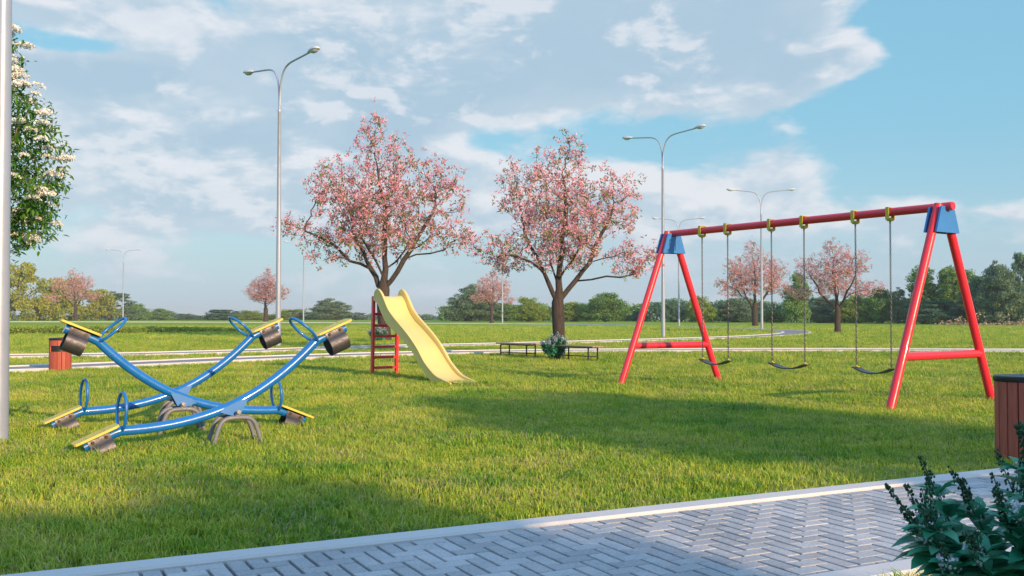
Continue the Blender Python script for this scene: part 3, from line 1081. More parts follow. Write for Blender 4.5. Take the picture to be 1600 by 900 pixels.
# ------------------------------------------------------------------ background trees
def bg_proto(name, lobes, n_clump, per, leaf, mat, seed, trunk_r=0.12, clump_r=(.35, .7), trunk_h=None, limbs=5, sparse=False):
    """a tree about its own base: crown of leaf clumps spread through overlapping lobes, trunk with limbs"""
    g = np.random.default_rng(seed)
    root = empty(name, (0, 0, 0))
    wts = np.array([l[3] * l[4] for l in lobes]); wts = wts / wts.sum()
    # lobes (x, y, z, rx, rz)
    cs, out = [], []
    V_ = []
    for _ in range(n_clump):
        l = lobes[g.choice(len(lobes), p=wts)]
        u = g.normal(size=3); u /= np.linalg.norm(u); u *= g.uniform(0.45, 1.0) ** 0.5
        c = np.array([l[0] + u[0] * l[3], l[1] + u[1] * l[3], l[2] + u[2] * l[4]])
        r0 = g.uniform(*clump_r)
        cs.append(c)
        m_ = int(per * 1.7 * g.uniform(.6, 1.4)); clr = g.uniform()
        d = g.normal(size=(m_, 3)); d /= np.linalg.norm(d, axis=1)[:, None]
        p = c + d * (r0 * 1.12 * g.uniform(.15, 1.0, m_) ** .6)[:, None] * np.array([1.15, 1.15, .75])
        t_, b_, nn = rand_frames(m_, g, 0.6)
        z = (leaf * .74 * g.uniform(.6, 1.3, m_))[:, None]
        V_.append(np.stack([p - t_ * z, p - b_ * z * .55, p + t_ * z, p + b_ * z * .55], 1).reshape(-1, 3))
    v_ = np.concatenate(V_)
    v_[:, 2] = np.maximum(v_[:, 2], 0.02)
    cr = fast_mesh('crown', v_, None, 4, [mat], None, root)
    mb = MB()
    top = max(l[2] + l[4] * .5 for l in lobes) if trunk_h is None else trunk_h
    mb.tube([(0, 0, -.15), (0.03, 0, top * .3), (-.03, .04, top * .6), (.02, 0, top)], [trunk_r * 1.2, trunk_r, trunk_r * .7, trunk_r * .25], 8)
    cs = np.array(cs)
    for c in cs[g.choice(len(cs), min(len(cs), limbs * 4))]:
        z0 = max(.25, min(c[2] * .6, top * .8))
        mb.tube([(0, 0, z0), (c[0] * .5, c[1] * .5, (z0 + c[2]) / 2 + .1), tuple(c)], [trunk_r * .4, trunk_r * .22, .02], 5, caps=False)
    mb.build('trunk', M['gbark'], root, angle=180)
    return root


PR = {}
# every prototype is about 5 m tall and is placed first, copied afterwards
PRD = {
    'round': lambda n: bg_proto(n, [(0, 0, 2.7, 2.2, 1.7), (-1.2, .3, 2.2, 1.5, 1.3), (1.3, -.2, 2.1, 1.6, 1.3), (.3, 0, 3.9, 1.2, 1.0), (0, 0, 1.2, 2.3, 1.0)], 120, 75, .15, BG['green'], 31),
    'mound': lambda n: bg_proto(n, [(-1.6, 0, 1.7, 1.6, 1.5), (0, 0, 2.6, 1.9, 1.9), (1.7, 0, 1.9, 1.5, 1.5), (.8, 0, 3.9, .9, .9), (-.9, 0, 3.6, .8, .9), (0, 0, .8, 2.8, .8)], 130, 75, .15, BG['lime'], 32),
    'willow': lambda n: bg_proto(n, [(0, 0, 2.5, 2.1, 2.0), (-1.3, 0, 1.6, 1.3, 1.4), (1.3, 0, 1.7, 1.4, 1.5), (.2, 0, 4.0, 1.2, .9), (.5, 0, 3.2, 1.7, 1.0), (0, 0, .9, 2.4, .9)], 170, 95, .12, BG['grey'], 33, clump_r=(.3, .55)),
    'poplar': lambda n: bg_proto(n, [(0, 0, 1.6, 1.05, 1.3), (.05, 0, 2.7, 1.0, 1.2), (-.1, 0, 3.6, .85, 1.0), (.05, 0, 4.3, .6, .7)], 120, 55, .12, BG['green'], 34, clump_r=(.22, .45)),
    'teal': lambda n: bg_proto(n, [(0, 0, 2.6, 2.0, 1.8), (-1.5, .3, 1.9, 1.4, 1.4), (1.5, -.2, 2.2, 1.5, 1.6), (-.4, 0, 4.0, 1.2, .9), (0, 0, 1.0, 2.4, 1.0)], 150, 90, .13, BG['teal'], 35, clump_r=(.3, .6)),
    'thicket': lambda n: bg_proto(n, [(-2, 0, 2.2, 1.7, 1.7), (0, 0, 2.9, 1.9, 1.9), (2.0, 0, 2.0, 1.4, 1.4), (0.3, 0, 1.0, 3.0, 1.0), (-1.2, 0, 3.9, 1.2, .9), (3.3, 0, 2.0, 1.0, 1.5), (4.2, 0, 1.5, .8, 1.0)], 150, 60, .15, BG['olive'], 36, clump_r=(.3, .65), limbs=8),
    'loose': lambda n: bg_proto(n, [(0, 0, 2.4, 1.3, 1.9), (.4, 0, 4.0, .6, .8), (-.5, 0, 3.4, .7, .8), (0, 0, .9, 1.5, .8)], 62, 48, .13, BG['grey'], 37, clump_r=(.2, .45)),
}
NAME = {'round': 'broadleaf_tree', 'mound': 'bushy_tree', 'willow': 'willow_tree', 'poplar': 'poplar_tree', 'teal': 'dense_tree', 'thicket': 'olive_thicket', 'loose': 'slender_tree'}
# px, depth Y, top py, half width px (0 = natural), kind, rotation, label
BGT = [
    (35, 215, 408, 62, 'thicket', 0.0, 'large olive and yellow thicket at the far left behind the litter bin'),
    (110, 235, 432, 55, 'thicket', 2.2, 'loose olive thicket straggling right of the far left cherry tree'),
    (172, 245, 448, 40, 'loose', 0.8, 'sparse thin grey-green tree beside the far left lamp post'),
    (208, 262, 474, 30, 'round', 1.0, 'rounded dark green tree right behind the far left lamp post'),
    (250, 285, 482, 28, 'round', 2.3, 'low round green tree between far left lamp and left cherry, nearer the lamp'),
    (290, 300, 489, 26, 'teal', 0.5, 'very low bluish tree, smallest in the gap left of the blue handle'),
    (350, 265, 482, 44, 'teal', 1.9, 'broad low grey-green tree left of the small cherry by the tall lamp'),
    (392, 250, 484, 30, 'mound', 2.9, 'low lime bush immediately left of the small cherry trunk'),
    (458, 240, 482, 42, 'mound', 0.4, 'low bright lime bush just right of the tall lamp post'),
    (515, 232, 466, 40, 'willow', 1.3, 'taller pale green bush above the yellow seesaw seat, left of the slide'),
    (556, 260, 486, 24, 'loose', 2.0, 'low thin bush tapering away left of the slide ladder'),
    (668, 330, 497, 14, 'round', 0.2, 'tiny lone bluish bush in the open gap right of the slide'),
    (735, 165, 444, 46, 'willow', 0.3, 'large grey-green willow behind the middle small cherry tree'),
    (790, 172, 474, 36, 'round', 1.6, 'dark green tree right of the willow, behind a thin lamp post'),
    (826, 160, 462, 32, 'mound', 2.4, 'yellow-green tree just left of the big cherry trunk behind the benches'),
    (895, 162, 470, 38, 'mound', 0.9, 'yellow-green bush just right of the big cherry trunk behind the benches'),
    (945, 158, 457, 40, 'round', 0.1, 'round green tree standing between the benches and the left swing leg'),
    (1000, 170, 484, 26, 'teal', 1.1, 'low dark bush seen between the swing leg and the round tree'),
    (1052, 150, 466, 22, 'teal', 2.7, 'dark pointed tree framed inside the left swing frame'),
    (1095, 148, 460, 34, 'mound', 1.7, 'yellow-green tree behind the leg of the left swing frame'),
    (1150, 150, 466, 38, 'willow', 2.1, 'pale green willow behind the leftmost swing seat'),
    (1205, 140, 484, 30, 'round', 0.6, 'low green bush right of the lamp at the bend of the path'),
    (1245, 136, 426, 26, 'round', 1.3, 'tall green tree rising between the two right-hand cherries'),
    (1290, 140, 462, 36, 'willow', 0.9, 'pale tree mostly hidden by the cherry near the right swing chains'),
    (1336, 134, 458, 32, 'mound', 0.3, 'yellow-green bush right of the cherry trunk near the right swing chains'),
    (1378, 132, 450, 32, 'round', 2.8, 'green bush left of the thin pale tree by the rightmost chain'),
    (1402, 130, 440, 17, 'loose', 0.4, 'thin pale tree behind the rightmost swing chain'),
    (1441, 128, 416, 24, 'poplar', 0.2, 'leftmost of the tall poplars, behind the right swing leg'),
    (1484, 126, 417, 25, 'poplar', 1.4, 'middle tall poplar, framed inside the right swing frame'),
    (1513, 130, 422, 18, 'poplar', 2.5, 'rightmost of the tall poplars, behind the sloping far leg'),
    (1470, 122, 466, 55, 'teal', 0.7, 'dense bluish green undergrowth filling the foot of the poplars'),
    (1530, 120, 425, 34, 'teal', 2.0, 'dense teal tree right of the poplars, behind the crossbar end'),
    (1553, 134, 392, 22, 'loose', 1.0, 'pointed slender tree top standing above the wood near the right edge'),
    (1572, 116, 415, 44, 'willow', 2.6, 'broad grey-green willow low in front of the right wood'),
    (1600, 130, 384, 28, 'teal', 0.1, 'tallest dark tree of the wood at the right edge'),
]
for (px, Y, top, hw, kind, rz, lab) in BGT:
    nm = NAME[kind]
    first = kind not in PR
    if first: PR[kind] = PRD[kind](nm); o = PR[kind]
    else: o = copy_tree(PR[kind])
    r_ = math.hypot((px - 800) / F * Y, Y)
    gz = ground_z(r_)
    h = 1.3 + (490 - top) / F * Y - gz
    hwm = hw / F * Y
    natural = {'round': 2.9, 'mound': 3.2, 'willow': 2.7, 'poplar': 1.2, 'teal': 3.0, 'thicket': 3.9, 'loose': 1.6}[kind]
    sx = hwm / natural
    o.location = ((px - 800) / F * Y, Y, gz)
    o.rotation_euler = (0, 0, rz if kind != 'thicket' else (0.0 if rz == 0 else 0.25))
    o.scale = (sx, sx, h / 5.05)
    tag(o, lab, 'tree' if kind != 'thicket' else 'thicket', 'background trees along the field edge')


def far_belt(name, pts, n, leaf, mat, hfun, seed, label, thick=5.0, cat='wood'):
    """low tree belt that reads as one mass"""
    g = np.random.default_rng(seed)
    L_ = np.array(pts, float)
    u = g.uniform(0, len(L_) - 1.001, n); i = u.astype(int); f = (u - i)[:, None]
    p = L_[i] * (1 - f) + L_[i + 1] * f
    x = u / (len(L_) - 1)
    hh = hfun(x, g)
    z = hh * g.uniform(0, 1, n) ** .7
    p = np.stack([p[:, 0] + g.normal(size=n) * .5, p[:, 1] + g.normal(size=n) * thick * .3, z + p[:, 2]], 1)
    t_, b_, nn = rand_frames(n, g, .4)
    zz = (leaf * g.uniform(.6, 1.3, n))[:, None]
    v_ = np.stack([p - t_ * zz, p - b_ * zz * .6, p + t_ * zz, p + b_ * zz * .6], 1).reshape(-1, 3)
    return tag(fast_mesh(name, v_, None, 4, [mat]), label, cat, kind='stuff')


def belt_pts(lst):
    out = []
    for px, Y in lst:
        x = (px - 800) / F * Y
        out.append((x, Y, ground_z(math.hypot(x, Y))))
    return out


def bumpy(a, b2, f):
    return lambda x, g: a + b2 * (np.abs(np.sin(x * f)) * .6 + np.abs(np.sin(x * f * 2.7 + 1)) * .4)


far_belt('distant_wood', belt_pts([(-60, 420), (150, 430), (350, 420), (560, 430), (660, 460), (760, 440), (1000, 420)]), 26000, .55, BG['teal'], bumpy(1.4, 1.8, 31), 51,
         'far bluish wood along the horizon at the left and centre')
far_belt('field_wood', belt_pts([(690, 185), (800, 180), (900, 176), (1010, 172)]), 13000, .24, BG['green'], bumpy(2.0, 1.2, 17), 52,
         'dark green undergrowth along the field edge behind the benches')
far_belt('woodland_edge', belt_pts([(1010, 165), (1130, 160), (1260, 150), (1390, 140), (1500, 134), (1640, 124), (1760, 118)]), 30000, .22, BG['teal'], bumpy(2.3, 1.5, 23), 53,
         'dark undergrowth at the foot of the wood behind the swing')
# low hedge at the left, across the middle of the lawn
hp = [at(x, y) for x, y in ((-70, 524), (15, 523.5), (120, 523), (190, 522), (260, 521), (330, 520), (400, 519.5), (445, 519))]
far_belt('low_hedge', [(p.x, p.y, 0) for p in hp], 24000, .06, BG['lime'], lambda x, g: 0.56 * (1 - 0.55 * np.clip((x - .35) / .65, 0, 1)) * (0.85 + .15 * np.sin(x * 90)), 54,
         'long low dark hedge crossing the lawn at the left', 1.2, 'hedge')
# dry reeds in front of the right wood
far_belt('dry_reeds', belt_pts([(1470, 112), (1540, 111), (1610, 110), (1700, 108)]), 1100, .13, M['reed'],
         lambda x, g: 0.2 + 1.4 * np.maximum(0, np.sin(x * 25) * np.sin(x * 63 + 1)) ** 1.5, 55, 'pale dry reeds at the foot of the wood near the right edge', 1.5, 'reeds')
SHP = bg_proto('broadleaf_tree', [(0, 0, 4.2, 1.9, 1.3), (0, 0, 5.6, 1.95, 1.3), (0, 0, 6.9, 1.9, 1.0), (1.0, .6, 7.0, 1.0, .9), (-1.0, -.6, 7.0, 1.0, .9), (.6, -1.0, 6.9, 1.0, .9), (-.6, 1.0, 6.9, 1.0, .9)], 190, 60, .13, BG['green'], 61, trunk_r=.16, clump_r=(.3, .5))
for (al, pp, ht, hwid, lab) in [(-20.2, 1.55, 1.0, 1.15, 'leafy tree behind the viewer that shades the near left lawn'), (-15.4, 9.0, 1.0, 1.08, 'leafy tree to the right of the viewer that shades the lawn below the swing')]:
    o = SHP if pp < 5 else copy_tree(SHP)
    o.location = (al * -0.627 + pp * 0.78, al * 0.78 + pp * 0.627, 0)
    o.rotation_euler = (0, 0, 0.6)
    tag(o, lab, 'tree')
    o['group'] = 'trees behind the viewer'
    o.scale = (hwid, hwid, ht)


# ------------------------------------------------------------------ street lamps
def make_lamp():
    root = empty('street_lamp', (0, 0, 0))
    m_ = MB()
    m_.lathe([(.105, -.08), (.105, .06), (.085, 4.5), (.062, 9.05), (.066, 9.06), (.066, 9.16), (.048, 9.2), (.045, 9.5)], 20)
    m_.build('pole', M['pole'], root)
    for s_ in (-1, 1):
        a = MB()
        pts = [(s_ * .02, 0, 9.3), (s_ * .03, 0, 9.75), (s_ * .09, 0, 10.15), (s_ * .22, 0, 10.5), (s_ * .42, 0, 10.72), (s_ * .68, 0, 10.83), (s_ * 1.0, 0, 10.88), (s_ * 1.5, 0, 10.93), (s_ * 2.1, 0, 10.99)]
        a.tube(catmull(pts, 4), .036, 10)
        ar = a.build('arm', M['pole'], root)
        h = MB()
        prof = [(0, .05, .04), (.05, .075, .07), (.16, .115, .10), (.32, .15, .125), (.5, .155, .12), (.62, .13, .09), (.68, .07, .05), (.69, .02, .02)]
        rings = []
        n = 16
        for (u, w, hh) in prof:
            rings.append([(s_ * (2.0 + u), math.cos(2 * math.pi * j / n) * w, 10.985 + u * .09 + (math.sin(2 * math.pi * j / n) * hh if math.sin(2 * math.pi * j / n) > 0 else math.sin(2 * math.pi * j / n) * hh * .35)) for j in range(n)])
        vs = [p for r_ in rings for p in r_]
        fs = []
        for i in range(len(rings) - 1):
            for j in range(n):
                f = (i * n + j, i * n + (j + 1) % n, (i + 1) * n + (j + 1) % n, (i + 1) * n + j)
                fs.append(f if s_ < 0 else tuple(reversed(f)))
        fs += [tuple(range(n)), tuple((len(rings) - 1) * n + j for j in range(n))]
        h.add(vs, fs)
        hd = h.build('lamp_head', M['lamphead'], root)
        gl = MB()
        rings = []
        for (u, w, hh) in [(.2, .03, .01), (.23, .09, .05), (.32, .12, .085), (.45, .125, .09), (.56, .10, .065), (.61, .03, .02)]:
            rings.append([(s_ * (2.0 + u), math.cos(2 * math.pi * j / n) * w, 10.96 + u * .09 + math.sin(2 * math.pi * j / n) * hh * (1 if math.sin(2 * math.pi * j / n) < 0 else .2)) for j in range(n)])
        vs = [p for r_ in rings for p in r_]
        fs = []
        for i in range(len(rings) - 1):
            for j in range(n):
                f = (i * n + j, i * n + (j + 1) % n, (i + 1) * n + (j + 1) % n, (i + 1) * n + j)
                fs.append(f if s_ < 0 else tuple(reversed(f)))
        gl.add(vs, fs)
        gl.build('lens', M['glass'], hd)
    return root


lamp = make_lamp()
for i, (px, py, rz, lab) in enumerate([
        (434.5, 543, R(-46), 'tall double-arm street lamp standing behind the seesaws, left of the slide'),
        (1036.5, 528, R(-44), 'double-arm street lamp directly behind the left end of the swing frame'),
        (1190.5, 516, R(-2), 'double-arm street lamp at the bend of the looping path, between swing chains'),
        (1061, 510, R(-4), 'slim distant street lamp seen inside the left swing frame'),
        (192, 503.4, R(4), 'distant street lamp above the raised blue handle at the left'),
        (474, 505, R(20), 'distant street lamp between the tall lamp post and the slide'),
        (785, 506, R(30), 'distant street lamp whose heads hide in the crown of the right big cherry'),
        (-4.5, 690, R(80), 'nearest lamp post, cut off by the left edge of the picture')]):
    o = lamp if i == 0 else copy_tree(lamp)
    p = at(px, py)
    o.location = (p.x, p.y, 0); o.rotation_euler = (0, 0, rz)
    tag(o, lab, 'street lamp', 'grey double-arm street lamps')


# ------------------------------------------------------------------ seesaws
TH = R(32.14)


TW = -1


def make_seesaw(TW=-1):
    """root at ground below the pivot; x along the beam, y across (away from the viewer)"""
    root = empty('seesaw', (0, 0, 0))
    ZP, PHI = 0.335, R(22.9)
    Lt, ht, Lk, hk, hm = 1.385, 0.30, 1.04, 0.30, 0.065
    # hoops
    for y in (-0.10, 0.10):
        a = MB()
        pts = [(-.26, y, -.08), (-.235, y, .02), (-.20, y, .14), (-.165, y, .225), (-.12, y, .265), (-.06, y, .278), (.06, y, .278), (.12, y, .265), (.165, y, .225), (.20, y, .14), (.235, y, .02), (.26, y, -.08)]
        a.tube(catmull(pts, 4), .0225, 12)
        a.box((0, y, .305), (.045, .03, .07), bev=.008)
        a.build('base_hoop', M['gmetal'], root)
    tb = MB(); tb.tube([(0, -.125, ZP), (0, .125, ZP)], .012, 10); tb.lathe([(.0, 0)], 3) if False else None
    for y in (-.132, .132): tb.tube([(0, y - .008, ZP), (0, y + .008, ZP)], .021, 6)
    tb.build('pivot_bolt', M['bolt'], root)
    Rm = Matrix.Rotation(-PHI, 3, 'Y')      # tilts the +x end up

    def T(p): return Rm @ Vector(p) + Vector((0, 0, ZP))
    # beam: arc plus straight ends
    n = 20
    arc = []
    for i in range(n + 1):
        x = -Lk + 2 * Lk * i / n
        arc.append((x, 0, hm + (hk - hm) * (abs(x) / Lk) ** 1.9))
    pts = [(-Lt, 0, ht), (-Lk - .06, 0, hk + .004)] + arc + [(Lk + .06, 0, hk + .004), (Lt, 0, ht)]
    b = MB(); b.tube([T(p) for p in pts], .047, 18)
    b.build('beam', M['blue'], root)
    # gusset plates at the pivot
    for y in (-.052, .052):
        g = MB()
        poly = [(-.15, y - .005, hm - .012 + .008), (-.035, y - .005, -.035), (.035, y - .005, -.035), (.15, y - .005, hm - .012 + .008), (.08, y - .005, hm + .02), (-.08, y - .005, hm + .02)]
        vs = [T(p) for p in poly]
        g.prism(vs, (0, .010, 0))
        g.build('pivot_plate', M['bluep'], root, smooth=False)
    for s_ in (-1, 1):
        # seat board
        u0, u1 = Lk + .0, Lt + .075
        zb = (hk + ht) / 2 + .062
        sb = MB()
        Ry = Rm @ Matrix.Rotation(s_ * R(1.0), 3, 'Y')
        nx = 6
        w = .105
        poly = [(u0, -w * .72), (u0 + .03, -w * .95), (u0 + .08, -w), (u1 - .06, -w), (u1 - .015, -w * .93), (u1, -w * .75), (u1, w * .75), (u1 - .015, w * .93), (u1 - .06, w), (u0 + .08, w), (u0 + .03, w * .95), (u0, w * .72)]
        vs = [T((s_ * x, y, zb - .011)) for x, y in poly]
        if s_ < 0: vs.reverse()
        sb.prism(vs, T((0, 0, .022)) - T((0, 0, 0)))
        st = sb.build('seat', M['ywood'], root, smooth=False)
        for x, y in ((u0 + .13, .045), (u0 + .13, -.045), (u1 - .12, .045), (u1 - .12, -.045)):
            sc_m = MB()
            sc_m.tube([T((s_ * x, y, zb + .009)), T((s_ * x, y, zb + .0145))], .008, 8)
            sc_m.build('screw', M['bolt'], st)
        # bumper sheet: bent round below the tube
        bp = MB()
        ub0, ub1 = Lk + .10, Lk + .305
        prof = []
        rr, cz = .108, (hk + ht) / 2 - .106
        a0 = R(62)
        prof.append((.052, (hk + ht) / 2 + .036))
        for i in range(21):
            a = math.pi / 2 - a0 * .55 - (2 * math.pi - 2 * a0 * .55) * i / 20
            prof.append((rr * math.cos(a), cz + rr * math.sin(a)))
        prof.append((-.052, (hk + ht) / 2 + .036))
        vs = []
        for (x, off) in ((ub0, 0), (ub1, 0), (ub0, .005), (ub1, .005)):
            for (y, z) in prof:
                d = math.hypot(y, z - cz) or 1
                vs.append(T((s_ * x, y * (1 - off / d), cz + (z - cz) * (1 - off / d))))
        k_ = len(prof)
        fs = []
        for i in range(k_ - 1):
            fs += [(i, i + 1, k_ + i + 1, k_ + i), (2 * k_ + i, 3 * k_ + i, 3 * k_ + i + 1, 2 * k_ + i + 1), (i, 2 * k_ + i, 2 * k_ + i + 1, i + 1), (k_ + i, k_ + i + 1, 3 * k_ + i + 1, 3 * k_ + i)]
        if s_ < 0: fs = [tuple(reversed(f)) for f in fs]
        bp.add(vs, fs)
        bo = bp.build('bumper', M['sheet'], root, angle=50)
        for x in (ub0 + .04, ub1 - .04):
            zc_ = (hk + ht) / 2 + .012
            for y in (-1, 1):
                q_ = MB()
                q_.tube([T((s_ * x, y * .054, zc_)), T((s_ * x, y * .0585, zc_)), T((s_ * x, y * .0586, zc_)), T((s_ * x, y * .068, zc_))], [.018, .018, .0125, .0125], 10)
                q_.build('bolt', M['dbolt'], bo)
        # handle loop
        hd = MB()
        ti = R(25)
        ax = Vector((-s_ * math.sin(ti), 0, math.cos(ti)))
        base = Vector((s_ * (Lk - .005), 0, hk + .0))
        loop = []
        for i in range(28):
            a = 2 * math.pi * i / 28
            wv = .125 * math.sin(a)
            loop.append(T(base + ax * (.175 - .18 * math.cos(a)) + Vector((math.sin(R(9)) * wv * TW, math.cos(R(9)) * wv, 0))))
        hd.tube(loop, .0155, 10, closed=True)
        hd.build('handle', M['blue'], root)
    return root


ss = make_seesaw()
tag(ss, 'nearest blue seesaw, its raised yellow seat next to the slide', 'seesaw', 'blue seesaws standing side by side')
VV = Vector((-math.sin(TH), math.cos(TH), 0))


def place_ss(o, b, rz):
    p = Vector((b[0], b[1], 0)) + VV * 0.10
    o.location = p; o.rotation_euler = (0, 0, rz)


place_ss(ss, (-2.693, 9.811), TH)
o = copy_tree(ss); place_ss(o, (-3.522, 10.678), TH + math.pi)
o['label'] = 'middle blue seesaw, tilted the opposite way with its left seat raised before the litter bin'
o = copy_tree(ss); place_ss(o, (-3.839, 11.655), TH)
o['label'] = 'farthest blue seesaw, its raised seat overlapping the tall lamp post'


# ------------------------------------------------------------------ slide
def make_slide():
    root = empty('slide', (-2.84, 20.62, 0), math.atan2(-.8247, .5656))
    # local x: down the slide, local y: across; left edge at y = 0 -> right edge at y = W (to the viewer's right = +across)
    Wd = .56
    across = 1.0
    fl = catmull([(0.0, 0, 1.655), (.18, 0, 1.645), (.34, 0, 1.52), (.5, 0, 1.32), (.75, 0, 1.13), (1.05, 0, .98), (1.4, 0, .79), (1.7, 0, .60), (2.0, 0, .36), (2.3, 0, .16), (2.58, 0, .06), (2.85, 0, .035), (3.04, 0, .03)], 5)
    top = catmull([(-.03, 0, 1.60), (0.0, 0, 1.72), (.09, 0, 1.80), (.2, 0, 1.80), (.36, 0, 1.69), (.61, 0, 1.41), (.85, 0, 1.24), (1.12, 0, 1.09), (1.5, 0, .87), (1.84, 0, .63), (2.12, 0, .38), (2.5, 0, .165), (2.8, 0, .09), (3.05, 0, .045)], 5)
    bot = catmull([(-.03, 0, 1.58), (.06, 0, 1.55), (.2, 0, 1.46), (.42, 0, 1.22), (.6, 0, 1.08), (.88, 0, .95), (1.3, 0, .76), (1.68, 0, .53), (2.0, 0, .27), (2.34, 0, .055), (2.6, 0, .0), (2.85, 0, .0), (3.05, 0, .005)], 5)

    def z_at(line, x):
        for a, b2 in zip(line[:-1], line[1:]):
            if a.x <= x <= b2.x: return a.z + (b2.z - a.z) * (x - a.x) / max(1e-6, b2.x - a.x)
        return line[0].z if x < line[0].x else line[-1].z
    m_ = MB()
    xs = [p.x for p in fl]
    # floor: slightly dished, 12 mm thick
    ny = 8
    vs, fs = [], []
    for x in xs:
        for j in range(ny + 1):
            y = .015 + (Wd - .03) * j / ny
            vs.append((x, y, z_at(fl, x) + .03 * (abs(2 * j / ny - 1) ** 4)))
    for i in range(len(xs) - 1):
        for j in range(ny):
            a = i * (ny + 1) + j
            fs.append((a, a + ny + 1, a + ny + 2, a + 1))
    m_.add(vs, fs)
    m_.add([(x, y, z - .02) for x, y, z in vs], [tuple(reversed(f)) for f in fs])
    chute = m_.build('chute', M['yellow'], root, angle=60)
    for y0 in (0.0, Wd):
        s_ = MB()
        th = .022
        N = 60
        xx = [-.03 + 3.08 * i / N for i in range(N + 1)]
        vs, fs = [], []
        for x in xx:
            zt, zb = z_at(top, x), z_at(bot, x)
            for (y, z) in ((y0 - th, zb), (y0 - th, zt - .012), (y0 - th * 1.1, zt - .004), (y0 - th * .5, zt + .004), (y0 + th * .5, zt + .004), (y0 + th * 1.1, zt - .004), (y0 + th, zt - .012), (y0 + th, zb)):
                vs.append((x, y, z))
        k_ = 8
        for i in range(N):
            for j in range(k_):
                fs.append((i * k_ + j, i * k_ + (j + 1) % k_, (i + 1) * k_ + (j + 1) % k_, (i + 1) * k_ + j))
        fs += [tuple(range(k_ - 1, -1, -1)), tuple(N * k_ + j for j in range(k_))]
        s_.add(vs, fs)
        so = s_.build('side_rail', M['yellow'], root, angle=60)
    # ladder: two posts and six rungs behind the top of the chute
    for y in (.0, Wd - .0):
        p = MB()
        lean = .05
        p.prism([(-.10 - lean, y - .025, -.05), (-.10 - lean, y + .025, -.05), (-.02 - lean, y + .025, -.05), (-.02 - lean, y - .025, -.05)], (lean, 0, 1.66 + .05))
        p.build('ladder_post', M['red'], root, smooth=False)
    for z in (.175, .39, .61, .83, 1.05, 1.29):
        r_ = MB()
        lx = -.06 - .05 + .05 * z / 1.66
        r_.box((lx, Wd / 2, z), (.05, Wd - .052, .055), bev=.006)
        r_.build('rung', M['red'], root, smooth=False)
    tag(root, 'yellow wavy slide with a red ladder standing on the lawn', 'slide')
    return root


sl = make_slide()


